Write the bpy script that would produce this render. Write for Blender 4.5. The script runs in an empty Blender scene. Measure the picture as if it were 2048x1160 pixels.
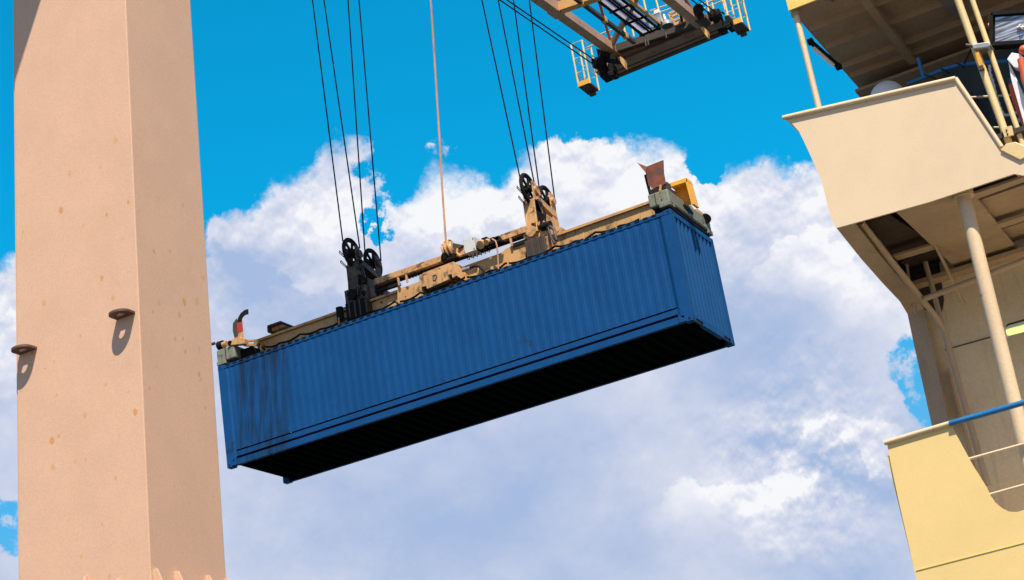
import bpy, bmesh, math, random
from mathutils import Vector, Matrix, noise
random.seed(7)
S = bpy.context.scene
COL = S.collection
# ------------------------------------------------------------------ camera
F = 3468.4378
CAM = Vector((0, 0, 1.7))
def _rot(a, b, c):
    return Matrix.Rotation(a, 3, 'Z') @ Matrix.Rotation(b, 3, 'X') @ Matrix.Rotation(c, 3, 'Z')
RM = _rot(math.radians(25.27247479), math.radians(110.9802511), math.radians(-9.31713407))
cd = bpy.data.cameras.new('camera'); cam = bpy.data.objects.new('camera', cd); COL.objects.link(cam)
cam.matrix_world = Matrix.Translation(CAM) @ RM.to_4x4()
cd.sensor_width = 36; cd.lens = F / 2048 * 36; cd.clip_start = 0.1; cd.clip_end = 20000
S.camera = cam
def ray(px, py):
    return (RM @ Vector((px - 1024, 580 - py, -F))).normalized()
def _on(px, py, ax, v):
    d = ray(px, py); return CAM + d * ((v - CAM[ax]) / d[ax])
def PY(px, py, y): return _on(px, py, 1, y)     # a point of a wall plane y = const
def PX(px, py, x): return _on(px, py, 0, x)
def PZ(px, py, z): return _on(px, py, 2, z)
# ------------------------------------------------------------------ sun and sky
SUN = Vector((.318, -.432, .844)).normalized()   # towards the sun
sd = bpy.data.lights.new('sun', 'SUN'); so = bpy.data.objects.new('sun', sd); COL.objects.link(so)
so.rotation_euler = SUN.to_track_quat('Z', 'Y').to_euler(); so.location = (20, -40, 80)
sd.energy = 5.0; sd.angle = math.radians(.5); sd.color = (1, .90, .76)
S.view_settings.view_transform = 'Standard'; S.view_settings.look = 'None'
S.view_settings.gamma = 1; S.view_settings.exposure = .5

class NT:
    """small helper to write node trees"""
    def __init__(s, tree): s.t = tree; s.n = tree.nodes; s.l = tree.links
    def add(s, typ, **kw):
        n = s.n.new(typ)
        for k, v in kw.items(): setattr(n, k, v)
        return n
    def _in(s, sock, v):
        if v is None: return
        if hasattr(v, 'is_output') or isinstance(v, bpy.types.NodeSocket): s.l.new(v, sock)
        else:
            if sock.type in ('RGBA',) and len(v) == 3: v = (*v, 1)
            sock.default_value = v
    def m(s, op, a, b=None, c=None, clamp=False):
        n = s.add('ShaderNodeMath', operation=op, use_clamp=clamp)
        s._in(n.inputs[0], a); s._in(n.inputs[1], b); s._in(n.inputs[2], c); return n.outputs[0]
    def vm(s, op, a, b=None, scale=None):
        n = s.add('ShaderNodeVectorMath', operation=op)
        s._in(n.inputs[0], a); s._in(n.inputs[1], b)
        if scale is not None: s._in(n.inputs['Scale'], scale)
        return n.outputs['Value'] if op in ('DOT_PRODUCT', 'LENGTH', 'DISTANCE') else n.outputs[0]
    def noise(s, vec, scale, detail=6, rough=.55, dist=0, col=False):
        n = s.add('ShaderNodeTexNoise'); s._in(n.inputs['Vector'], vec)
        n.inputs['Scale'].default_value = scale; n.inputs['Detail'].default_value = detail
        n.inputs['Roughness'].default_value = rough; n.inputs['Distortion'].default_value = dist
        return n.outputs['Color'] if col else n.outputs[0]
    def smooth(s, v, a, b, lo=0., hi=1.):
        n = s.add('ShaderNodeMapRange', interpolation_type='SMOOTHSTEP')
        s._in(n.inputs[0], v); n.inputs[1].default_value = a; n.inputs[2].default_value = b
        n.inputs[3].default_value = lo; n.inputs[4].default_value = hi; return n.outputs[0]
    def mix(s, f, a, b, blend='MIX'):
        n = s.add('ShaderNodeMix', data_type='RGBA', blend_type=blend)
        s._in(n.inputs[0], f); s._in(n.inputs[6], a); s._in(n.inputs[7], b); return n.outputs[2]
    def xyz(s, v):
        n = s.add('ShaderNodeSeparateXYZ'); s._in(n.inputs[0], v); return n.outputs
    def comb(s, x, y, z):
        n = s.add('ShaderNodeCombineXYZ')
        for i, v in enumerate((x, y, z)): s._in(n.inputs[i], v)
        return n.outputs[0]

def build_sky():
    w = bpy.data.worlds.new('World'); S.world = w; w.use_nodes = True
    w.node_tree.nodes.clear(); T = NT(w.node_tree)
    out = T.add('ShaderNodeOutputWorld'); bg = T.add('ShaderNodeBackground')
    bg.inputs[1].default_value = .1; T.l.new(bg.outputs[0], out.inputs[0])
    sky = T.add('ShaderNodeTexSky', sky_type='NISHITA', sun_disc=False)
    sky.sun_elevation = math.asin(SUN.z); sky.sun_rotation = math.atan2(SUN.x, SUN.y)
    sky.air_density = 1.0; sky.dust_density = .6; sky.ozone_density = 2.5
    D = T.add('ShaderNodeTexCoord').outputs['Generated']
    D = T.vm('NORMALIZE', D)
    # compass bearing and elevation of the view direction, bent by turbulence
    x, y, z = T.xyz(D)
    az0 = T.m('ARCTAN2', x, y); el0 = T.m('ARCSINE', z)
    n1 = T.noise(D, 26, 11, .60, 0, True)
    n2 = T.noise(T.vm('ADD', D, (3.1, 1.7, .4)), 90, 8, .62, 0, True)
    w1 = T.vm('SCALE', T.vm('SUBTRACT', n1, (.5, .5, .5)), None, .046)
    w2 = T.vm('SCALE', T.vm('SUBTRACT', n2, (.5, .5, .5)), None, .016)
    wx, wy, _ = T.xyz(T.vm('ADD', w1, w2))
    az = T.m('ADD', az0, wx); el = T.m('ADD', el0, wy)
    def azel(px, py):
        d = ray(px, py); return math.atan2(d.x, d.y), math.asin(d.z)
    sky_line = [(-300, 560), (-60, 545), (0, 522), (60, 500), (200, 500), (350, 520), (405, 482), (425, 440), (450, 412), (500, 385), (545, 362), (600, 332),
                (632, 300), (650, 272), (680, 264), (700, 256), (745, 250), (775, 262), (786, 300), (792, 400), (805, 412), (830, 376), (850, 358),
                (870, 352), (890, 352), (915, 345), (938, 344), (960, 358), (975, 374), (1000, 360), (1024, 350), (1040, 315),
                (1060, 292), (1090, 280), (1130, 276), (1170, 278), (1200, 290), (1230, 285), (1260, 280), (1310, 276), (1350, 280), (1378, 300),
                (1390, 338), (1412, 362), (1440, 346), (1480, 330), (1530, 318), (1580, 308), (1620, 310), (1700, 335),
                (1820, 400), (1900, 300), (2100, 290), (2500, 420)]
    lim = math.radians(75)
    pts = [(azel(*p)) for p in sky_line]
    pts = [(-lim, .22), (-1.0, .30)] + pts + [(.35, .22), (lim, .25)]
    pts.sort()
    fc = T.add('ShaderNodeFloatCurve'); cv = fc.mapping.curves[0]
    P = [((a + lim) / (2 * lim), e) for a, e in pts]
    cv.points[0].location = (0, P[0][1]); cv.points[1].location = (1, P[-1][1])
    for a, e in P[1:-1]: cv.points.new(a, e)
    for p in cv.points: p.handle_type = 'VECTOR'
    fc.mapping.update()
    T.l.new(T.m('DIVIDE', T.m('ADD', az, lim), 2 * lim), fc.inputs[1])
    top = fc.outputs[0]
    d = T.m('SUBTRACT', top, el)          # depth below the cloud tops, radians
    # blue gaps and separate puffs
    def blob(px, py, r, k, sy=1.):
        a, e = azel(px, py); R_ = r / F
        dx = T.m('SUBTRACT', az, a); dy = T.m('MULTIPLY', T.m('SUBTRACT', el, e), 1 / sy)
        q = T.m('SQRT', T.m('ADD', T.m('MULTIPLY', dx, dx), T.m('MULTIPLY', dy, dy)))
        return T.m('MULTIPLY', T.m('SUBTRACT', 1, T.m('DIVIDE', q, R_), clamp=True), k)
    holes = [(712, 345, 40, .045, 1.0), (748, 400, 70, .052, 1.4), (744, 455, 50, .062, 1.0), (800, 340, 60, .05, 1.2), (1862, 790, 92, .085, 1.2), (1832, 705, 50, .05, 1), (1885, 850, 70, .05, 1),
             (-6, 1085, 66, .085, .8), (-30, 1030, 60, .08, .6), (1405, 345, 40, .06, 1), (775, 340, 20, .03, 2.6)]
    hs = None
    for h in holes:
        b_ = blob(*h); hs = b_ if hs is None else T.m('ADD', hs, b_)
    puffs = None
    for h in [(872, 318, 24, .016), (826, 342, 24, .018), (888, 300, 14, .012), (1770, 800, 44, .12), (1792, 840, 50, .12), (778, 350, 22, .03), (10, 1140, 40, .2)]:
        b_ = blob(*h); puffs = b_ if puffs is None else T.m('ADD', puffs, b_)
    rag = T.smooth(T.noise(T.vm('ADD', D, (.7, 5.2, 2.2)), 60, 9, .62), .38, .60, .2, 1.4)
    d = T.m('ADD', T.m('SUBTRACT', T.m('MINIMUM', d, .035), T.m('MULTIPLY', hs, rag)), T.m('MULTIPLY', puffs, rag))
    fine = T.m('MULTIPLY', T.m('SUBTRACT', T.noise(D, 210, 7, .65), .5), .006)
    d = T.m('ADD', d, fine)
    soft = T.smooth(T.noise(D, 17, 3, .5), .38, .66, .0030, .015)
    thin = T.m('ADD', T.m('ADD', blob(1850, 790, 190, .05), blob(5, 1080, 150, .05)), blob(745, 390, 130, .022))
    mask = T.smooth(T.m('DIVIDE', d, T.m('ADD', soft, thin)), -.25, 1.0)
    # relief: each billow is brighter on the side that faces the sun
    off = (SUN - ray(1024, 500) * SUN.dot(ray(1024, 500))).normalized()
    def rel(scale, delta, detail, gain):
        a = T.noise(D, scale, detail, .55); b = T.noise(T.vm('ADD', D, tuple(off * delta)), scale, detail, .55)
        return T.m('MULTIPLY', T.m('SUBTRACT', a, b), gain)
    depth = T.m('SUBTRACT', top, el0)
    light = T.smooth(depth, .0, .15, .80, .44)
    shade = T.m('MULTIPLY', T.m('SUBTRACT', T.noise(T.vm('MULTIPLY', D, (1, 1, 1.5)), 9, 5, .5), .5), 1.0)
    light = T.m('ADD', light, shade)
    mid = T.m('MULTIPLY', T.m('SUBTRACT', T.noise(T.vm('MULTIPLY', D, (1, 1, 1.3)), 24, 9, .6, .4), .5), 1.1)
    light = T.m('ADD', light, T.m('MULTIPLY', mid, T.smooth(depth, .0, .16, 1., .45)))
    crisp = T.m('ADD', T.smooth(depth, .015, .11, 1., .22), T.m('ADD', blob(1620, 920, 260, 2.2), blob(20, 620, 200, .6)))
    light = T.m('ADD', light, T.m('MULTIPLY', T.m('ADD', rel(20, .011, 9, 1.8), rel(75, .0030, 7, 1.0)), crisp))
    for (px, py, r, k) in [(1590, 950, 190, .30), (1700, 890, 120, .15), (1400, 1030, 140, .15), (1430, 480, 140, .3), (900, 420, 110, .30), (1080, 350, 150, .22), (1320, 340, 120, .25),
                           (560, 460, 130, .3), (1700, 540, 130, .35), (1320, 780, 200, .2)]:
        light = T.m('ADD', light, blob(px, py, r, k))
    for (px, py, r, k) in [(520, 560, 190, -.45), (1000, 1020, 420, -.28), (1480, 620, 150, -.3), (1600, 730, 220, -.25), (1700, 1120, 200, -.15), (1330, 860, 200, -.1), (420, 700, 300, -.15)]:
        light = T.m('ADD', light, blob(px, py, r, k))
    def front(line, k, fade, edge=.0022):
        # the crisp upper edge of one cloud standing in front of another
        q = sorted(azel(*p) for p in line); a0, a1 = q[0][0], q[-1][0]
        f = T.add('ShaderNodeFloatCurve'); c_ = f.mapping.curves[0]
        c_.points[0].location = (0, q[0][1]); c_.points[1].location = (1, q[-1][1])
        for a, e in q[1:-1]: c_.points.new((a - a0) / (a1 - a0), e)
        for p_ in c_.points: p_.handle_type = 'VECTOR'
        f.mapping.update(); T.l.new(T.m('DIVIDE', T.m('SUBTRACT', az, a0), a1 - a0), f.inputs[1])
        dd = T.m('ADD', T.m('SUBTRACT', f.outputs[0], el), fine)
        g = T.m('MULTIPLY', T.smooth(dd, -edge, edge), T.smooth(dd, fade, 0))
        ends = T.m('MULTIPLY', T.smooth(az, a0, a0 + (a1 - a0) * .2), T.smooth(az, a1, a1 - (a1 - a0) * .12))
        return T.m('MULTIPLY', T.m('MULTIPLY', g, ends), k)
    for (line, k, fade) in [
        ([(1250, 1030), (1330, 985), (1370, 965), (1410, 985), (1460, 965), (1520, 960), (1548, 915), (1590, 900), (1612, 850), (1640, 828), (1690, 818), (1720, 845), (1760, 838), (1800, 850), (1850, 860), (1920, 880)], .25, .050),
        ([(1560, 960), (1600, 950), (1640, 905), (1675, 880), (1700, 900), (1730, 945), (1760, 930), (1800, 960), (1850, 1000)], -.25, .03),
        ([(1470, 560), (1510, 545), (1545, 500), (1590, 480), (1640, 460), (1690, 480), (1760, 540)], .26, .045),
        ([(390, 500), (430, 478), (470, 495), (500, 525), (550, 545), (600, 580), (660, 590), (720, 640)], -.26, .045),
        ([(760, 470), (800, 462), (840, 468), (880, 455), (930, 470), (980, 455), (1030, 440), (1090, 470)], -.20, .035),
        ([(560, 430), (600, 400), (650, 350), (690, 330), (720, 350)], .14, .02),
        ([(1420, 420), (1460, 380), (1520, 372), (1570, 360), (1620, 380), (1680, 400)], .16, .03),
        ([(820, 400), (860, 380), (900, 378), (950, 372), (990, 400)], .12, .016),
        ([(1060, 340), (1110, 318), (1180, 330), (1240, 340), (1300, 318), (1370, 340)], -.12, .02)]:
        light = T.m('ADD', light, front(line, k, fade))
    cr = T.add('ShaderNodeValToRGB'); T.l.new(light, cr.inputs[0])
    e = cr.color_ramp; e.elements[0].position = .0; e.elements[0].color = (.247, .325, .487, 1)
    e.elements[1].position = 1.0; e.elements[1].color = (.605, .61, .632, 1)
    for p, c in ((.30, (.32, .375, .505, 1)), (.55, (.40, .435, .535, 1)), (.80, (.50, .515, .583, 1))):
        q = e.elements.new(p); q.color = c
    cloud = T.mix(1, cr.outputs[0], (10.9, 10.9, 10.9), 'MULTIPLY')
    tint = T.mix(T.smooth(el0, .20, .40), (.42, 1.0, 1.13), SKYTINT)
    tint = T.mix(T.smooth(T.vm('DOT_PRODUCT', D, tuple(SUN)), .06, .40), tint, (.58, .74, .88))
    blue = T.mix(1, sky.outputs[0], tint, 'MULTIPLY')
    fin = T.mix(mask, blue, cloud)
    T.l.new(fin, bg.inputs[0])
SKYTINT = (.02, 1.34, 1.52)
build_sky()

# ------------------------------------------------------------------ materials
_M = {}
def paint(name, col, rough=.5, var=.12, grime=None, gamt=.0, gscale=2., rust=0., spots=None, streak=0., metal=0., bump=.15, grain=.10, trans=0., spec=.5, shadow_dirt=False):
    if name in _M: return _M[name]
    m = bpy.data.materials.new(name); m.use_nodes = True; T = NT(m.node_tree)
    b = T.n['Principled BSDF']; P = T.add('ShaderNodeTexCoord').outputs['Object']
    c = T.mix(T.smooth(T.noise(P, 1.3, 5), .3, .7), tuple(v * (1 - var) for v in col), tuple(min(1, v * (1 + var)) for v in col))
    g = T.noise(P, 38, 3, .7)
    c = T.mix(T.smooth(g, .2, .8, 0, 1), T.mix(1, c, (1 - grain,) * 3, 'MULTIPLY'), T.mix(1, c, (1 + grain,) * 3, 'MULTIPLY'))
    if spots:
        v = T.add('ShaderNodeTexVoronoi'); T.l.new(T.vm('MULTIPLY', T.vm('ADD', P, T.vm('SCALE', T.noise(P, 9, 3, .6, 0, True), None, .06)), (1, 1, .72)), v.inputs[0])
        v.inputs['Scale'].default_value = 5.2
        r = T.xyz(v.outputs['Color'])
        th = T.m('MULTIPLY', T.m('POWER', r[0], 1.3), .21)
        f = T.smooth(T.m('SUBTRACT', th, v.outputs['Distance']), -.02, .015)
        f = T.m('MULTIPLY', f, T.smooth(T.noise(P, 1.1, 2), .30, .46))
        low = T.smooth(T.xyz(P)[2], 12.9, 12.0)
        c = T.mix(T.m('MULTIPLY', T.m('MULTIPLY', f, low), T.m('ADD', .5, T.m('MULTIPLY', r[1], .5))), c, spots)
    if streak:
        pv = T.vm('MULTIPLY', P, (9, 9, .55))
        s_ = T.smooth(T.noise(pv, 1.2, 7, .62, .3), .52, .75)
        c = T.mix(T.m('MULTIPLY', s_, streak), c, grime or (.05, .035, .02))
    if gamt:
        s_ = T.smooth(T.noise(P, gscale, 9, .68, .4), .62 - gamt * .45, .72 - gamt * .2)
        c = T.mix(T.m('MULTIPLY', s_, .85), c, grime or (.03, .022, .016))
    if shadow_dirt:      # dirt and cast-shadow streaks, both painted, near one end of the long side
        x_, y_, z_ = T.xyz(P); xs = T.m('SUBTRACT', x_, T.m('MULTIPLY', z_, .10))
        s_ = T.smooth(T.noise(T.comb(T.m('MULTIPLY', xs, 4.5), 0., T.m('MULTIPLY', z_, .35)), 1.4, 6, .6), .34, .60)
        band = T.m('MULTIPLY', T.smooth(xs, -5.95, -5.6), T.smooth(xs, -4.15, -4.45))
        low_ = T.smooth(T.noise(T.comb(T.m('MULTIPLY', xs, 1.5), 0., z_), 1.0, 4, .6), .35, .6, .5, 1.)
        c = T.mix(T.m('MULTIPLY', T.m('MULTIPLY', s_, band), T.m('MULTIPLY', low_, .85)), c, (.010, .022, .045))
    if rust:
        s_ = T.smooth(T.noise(T.vm('ADD', P, (7, 3, 1)), 5, 10, .7), .66 - rust * .3, .72 - rust * .2)
        c = T.mix(s_, c, T.mix(T.noise(P, 20, 4), (.20, .055, .015), (.07, .03, .015)))
    T.l.new(c, b.inputs['Base Color']); b.inputs['Metallic'].default_value = metal; b.inputs['Specular IOR Level'].default_value = spec
    T.l.new(T.smooth(T.noise(P, 6, 5), .2, .8, max(.05, rough - .12), min(1, rough + .14)), b.inputs['Roughness'])
    if bump:
        bn = T.add('ShaderNodeBump'); bn.inputs['Strength'].default_value = bump; bn.inputs['Distance'].default_value = .01
        T.l.new(T.noise(P, 14, 6, .6), bn.inputs['Height']); T.l.new(bn.outputs[0], b.inputs['Normal'])
    if trans:
        tr = T.add('ShaderNodeBsdfTranslucent'); T.l.new(c, tr.inputs[0]); mx = T.add('ShaderNodeMixShader'); mx.inputs[0].default_value = trans
        T.l.new(b.outputs[0], mx.inputs[1]); T.l.new(tr.outputs[0], mx.inputs[2]); T.l.new(mx.outputs[0], T.n['Material Output'].inputs[0])
    _M[name] = m; return m
LEG = paint('peach_crane_paint', (.65, .405, .265), .6, .03, spots=(.58, .29, .09), bump=.12, grain=.08)
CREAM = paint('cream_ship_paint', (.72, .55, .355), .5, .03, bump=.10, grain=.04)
YELLOW = paint('yellow_ship_paint', (.75, .55, .22), .5, .03, bump=.10, grain=.04)
BRIGHT = paint('bright_yellow_paint', (.76, .55, .14), .5, .04)
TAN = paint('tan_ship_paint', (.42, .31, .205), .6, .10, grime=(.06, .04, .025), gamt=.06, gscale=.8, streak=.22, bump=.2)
OLIVE = paint('olive_ship_wall_paint', (.66, .54, .35), .6, .10, grime=(.08, .06, .04), gamt=.03, gscale=.8, streak=.25, bump=.2)
DECKDARK = paint('recess_shade_and_seam_paint', (.045, .034, .027), .8, .15)  # near-black holds the deck recess shade in the colour; a weld seam shares it
BLUE = paint('blue_rail_paint', (.012, .14, .34), .35, .1, rust=.02)
BOX = paint('blue_container_paint', (.006, .064, .20), .5, .07, grime=(.012, .03, .06), gamt=.02, gscale=.7, streak=.12, bump=.12, grain=.06, spec=.12, shadow_dirt=True)
UNDER = paint('black_underseal', (.002, .002, .002), .95, .2, bump=.3, spec=.05)
SPR = paint('ochre_spreader_paint', (.54, .295, .11), .6, .14, grime=(.05, .03, .018), gamt=.20, gscale=3, rust=.12, streak=.35)
SPRD = paint('shaded_greasy_ochre_paint', (.16, .095, .05), .6, .2, grime=(.010, .009, .008), gamt=.62, gscale=3.5)  # left tower's darker ochre: shade and grease put into the colour
SPRT = paint('worn_ochre_paint', (.56, .30, .12), .55, .12, grime=(.03, .02, .014), gamt=.30, gscale=5, rust=.20, streak=.5)
EYE = paint('padeye_shade_brown', (.12, .06, .045), .7, .2, rust=.1)  # padeyes' shaded underside put into the colour as dark brown, with some rust
GREEN = paint('worn_grey_green_paint', (.19, .20, .15), .65, .25, grime=(.04, .04, .03), gamt=.25, gscale=6, rust=.14)
BLACK = paint('black_greased_steel_and_shade', (.008, .0075, .007), .8, .3, bump=.3, spec=.2)
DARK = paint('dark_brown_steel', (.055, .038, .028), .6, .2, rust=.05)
RUSTY = paint('rusty_red_plate', (.24, .055, .025), .75, .25, grime=(.06, .045, .035), gamt=.45, gscale=5, rust=.35)
RED = paint('red_flipper_paint', (.42, .035, .02), .45, .15, grime=(.02, .01, .01), gamt=.1)
HOOD = paint('yellow_hood_paint', (.74, .36, .035), .5, .12, grime=(.05, .03, .02), gamt=.06, rust=.05)
BOOM = paint('brown_boom_paint', (.44, .27, .18), .6, .12, grime=(.05, .03, .02), gamt=.10, gscale=2, rust=.12, streak=.2)
DARKB = paint('dark_brown_girder_paint', (.27, .165, .12), .7, .2, grime=(.03, .02, .015), gamt=.2, gscale=2)
BOOMY = paint('ochre_boom_paint', (.60, .33, .11), .55, .12, rust=.08)
RAILY = paint('yellow_handrail_paint', (.74, .52, .20), .5, .12, rust=.10)
REDB = paint('red_brown_brace_paint', (.22, .06, .045), .6, .15)
GRATE = paint('pale_translucent_sheet', (.60, .60, .66), .5, .06, trans=.75, bump=.05)
GREY = paint('light_grey_enclosure', (.55, .55, .53), .45, .05)
STEEL = paint('galvanised_steel', (.42, .42, .42), .4, .15, metal=.6)
WHITE = paint('white_gelcoat', (.78, .78, .80), .4, .03)
ORANGE = paint('orange_red_plastic', (.70, .11, .035), .4, .1)
CABLE = paint('orange_cable_sheath', (.55, .24, .13), .5, .25)
ROPE = paint('black_wire_rope', (.012, .012, .012), .9, .2, bump=0, spec=.02)
DRKGREEN = paint('dark_green_panel', (.018, .032, .030), .5, .3)
CONC = paint('quay_concrete', (.10, .095, .085), .85, .1, grime=(.12, .11, .1), gamt=.1, gscale=.4)
PIPE = paint('cream_pipe_paint', (.68, .51, .32), .45, .06, rust=.02)
POLE2 = paint('yellow_pipe_paint', (.72, .53, .25), .45, .07, rust=.06)
def glassm(name, col, rough, emit=None, es=0):
    m = bpy.data.materials.new(name); m.use_nodes = True; b = m.node_tree.nodes['Principled BSDF']
    b.inputs['Base Color'].default_value = (*col, 1); b.inputs['Roughness'].default_value = rough
    if emit: b.inputs['Emission Color'].default_value = (*emit, 1); b.inputs['Emission Strength'].default_value = es
    return m
LIT = glassm('lit_fluorescent_tube', (.8, .8, .5), .3, (.85, .95, .28), .62)
def lampglass():
    m = bpy.data.materials.new('ribbed_reflector'); m.use_nodes = True; T = NT(m.node_tree); b = T.n['Principled BSDF']
    P = T.add('ShaderNodeTexCoord').outputs['Object']
    f = T.noise(T.vm('MULTIPLY', P, (2, 2, 34)), 1.0, 4, .6)
    c = T.mix(T.smooth(f, .35, .65), (.16, .14, .12), (.75, .76, .80))
    T.l.new(c, b.inputs['Base Color']); b.inputs['Metallic'].default_value = .55; b.inputs['Roughness'].default_value = .25; return m
LAMP = lampglass()
def waterm():
    m = bpy.data.materials.new('harbour_water'); m.use_nodes = True; T = NT(m.node_tree); b = T.n['Principled BSDF']
    P = T.add('ShaderNodeTexCoord').outputs['Object']
    b.inputs['Base Color'].default_value = (.02, .05, .06, 1); b.inputs['Roughness'].default_value = .12
    bn = T.add('ShaderNodeBump'); bn.inputs['Strength'].default_value = .6; bn.inputs['Distance'].default_value = .3
    T.l.new(T.noise(P, .6, 6, .6), bn.inputs['Height']); T.l.new(bn.outputs[0], b.inputs['Normal']); return m
WATER = waterm()

# ------------------------------------------------------------------ mesh helper
V = Vector
class MB:
    def __init__(s): s.v = []; s.f = []
    def add(s, vs, fs):
        o = len(s.v); s.v += [V(p) for p in vs]; s.f += [tuple(i + o for i in f) for f in fs]; return s
    def hexa(s, p):      # 4 bottom, 4 top
        return s.add(p, [(3, 2, 1, 0), (4, 5, 6, 7), (0, 1, 5, 4), (1, 2, 6, 5), (2, 3, 7, 6), (3, 0, 4, 7)])
    def box(s, x0, x1, y0, y1, z0, z1):
        return s.hexa([(x0, y0, z0), (x1, y0, z0), (x1, y1, z0), (x0, y1, z0), (x0, y0, z1), (x1, y0, z1), (x1, y1, z1), (x0, y1, z1)])
    def prism(s, poly, vec):
        n = len(poly); vec = V(vec); a = [V(p) for p in poly]
        fs = [tuple(range(n)), tuple(range(2 * n - 1, n - 1, -1))] + [(i, i + n, (i + 1) % n + n, (i + 1) % n) for i in range(n)]
        return s.add(a + [p + vec for p in a], fs)
    def beam(s, p, q, w, h, up=(0, 0, 1)):
        p, q = V(p), V(q); d = (q - p).normalized(); u = V(up)
        sx = d.cross(u)
        if sx.length < 1e-4: sx = d.cross(V((1, 0, 0)))
        sx.normalize(); u = sx.cross(d).normalized(); a = sx * w / 2; b = u * h / 2
        return s.hexa([p - a - b, p + a - b, q + a - b, q - a - b, p - a + b, p + a + b, q + a + b, q - a + b])
    def tube(s, pts, r, seg=10, closed=False):
        pts = [V(p) for p in pts]; n = len(pts); rs = r if isinstance(r, (list, tuple)) else [r] * n
        o = len(s.v); prev = None
        for i, p in enumerate(pts):
            if closed: d = pts[(i + 1) % n] - pts[i - 1]
            else: d = pts[min(i + 1, n - 1)] - pts[max(i - 1, 0)]
            d.normalize()
            if prev is None:
                a = d.cross(V((0, 0, 1)))
                if a.length < .05: a = d.cross(V((1, 0, 0)))
            else: a = prev - d * prev.dot(d)
            a.normalize(); prev = a; b = d.cross(a)
            for k in range(seg):
                t = 2 * math.pi * k / seg; s.v.append(p + (a * math.cos(t) + b * math.sin(t)) * rs[i])
        m = n if closed else n - 1
        for i in range(m):
            j = (i + 1) % n
            for k in range(seg):
                s.f.append((o + i * seg + k, o + i * seg + (k + 1) % seg, o + j * seg + (k + 1) % seg, o + j * seg + k))
        if not closed:
            s.f.append(tuple(o + k for k in range(seg - 1, -1, -1))); s.f.append(tuple(o + (n - 1) * seg + k for k in range(seg)))
        return s
    def ring(s, c, ax, r, t, seg=28, ts=8):
        c = V(c); ax = V(ax).normalized(); a = ax.orthogonal().normalized(); b = ax.cross(a)
        return s.tube([c + (a * math.cos(2 * math.pi * i / seg) + b * math.sin(2 * math.pi * i / seg)) * r for i in range(seg)], t, ts, True)
    def cyl(s, p, q, r, seg=20): return s.tube([p, q], r, seg)
    def sphere(s, c, r, n=16):
        pts = [V(c) + V((0, 0, -r * math.cos(math.pi * i / n))) for i in range(n + 1)]
        return s.tube(pts, [max(.001, r * math.sin(math.pi * i / n)) for i in range(n + 1)], n * 2)
    def build(s, name, mat, parent=None, bevel=0., smooth=False, loc=None):
        me = bpy.data.meshes.new(name)
        if parent is not None: org = V(parent['_o'])
        elif loc is not None: org = V(loc)
        else:
            n = len(s.v); org = V((sum(v.x for v in s.v) / n, sum(v.y for v in s.v) / n, min(v.z for v in s.v)))
        me.from_pydata([v - org for v in s.v], [], s.f); me.update()
        bm = bmesh.new(); bm.from_mesh(me); bmesh.ops.recalc_face_normals(bm, faces=bm.faces)
        if smooth:
            for f in bm.faces: f.smooth = True
            for e_ in bm.edges:
                if len(e_.link_faces) == 2 and e_.calc_face_angle(0) > .7: e_.smooth = False
        bm.to_mesh(me); bm.free()
        me.materials.append(mat); o = bpy.data.objects.new(name, me); COL.objects.link(o)
        o['_o'] = tuple(org)
        if parent is not None: o.parent = parent
        else: o.location = org
        if bevel:
            md = o.modifiers.new('bevel', 'BEVEL'); md.width = bevel; md.segments = 2; md.limit_method = 'ANGLE'; md.angle_limit = .6
            if not smooth: pass
        return o
def tag(o, label=None, cat=None, group=None, kind=None):
    if label: o['label'] = label
    if cat: o['category'] = cat
    if group: o['group'] = group
    if kind: o['kind'] = kind
    return o
def thing(name, loc, label, cat, group=None):
    o = bpy.data.objects.new(name, None); COL.objects.link(o); o.location = loc; o['_o'] = tuple(loc); o.empty_display_size = .3
    return tag(o, label, cat, group)

# ------------------------------------------------------------------ ground, quay, water
tag(MB().add([(-6000, -6000, -3), (6000, -6000, -3), (6000, 6000, -3), (-6000, 6000, -3)], [(0, 1, 2, 3)]).build('water', WATER), kind='structure')
tag(MB().box(-500, 500, -600, 17.9, -5, 0).build('quay', CONC, loc=(0, 0, 0)), kind='structure')

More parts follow.
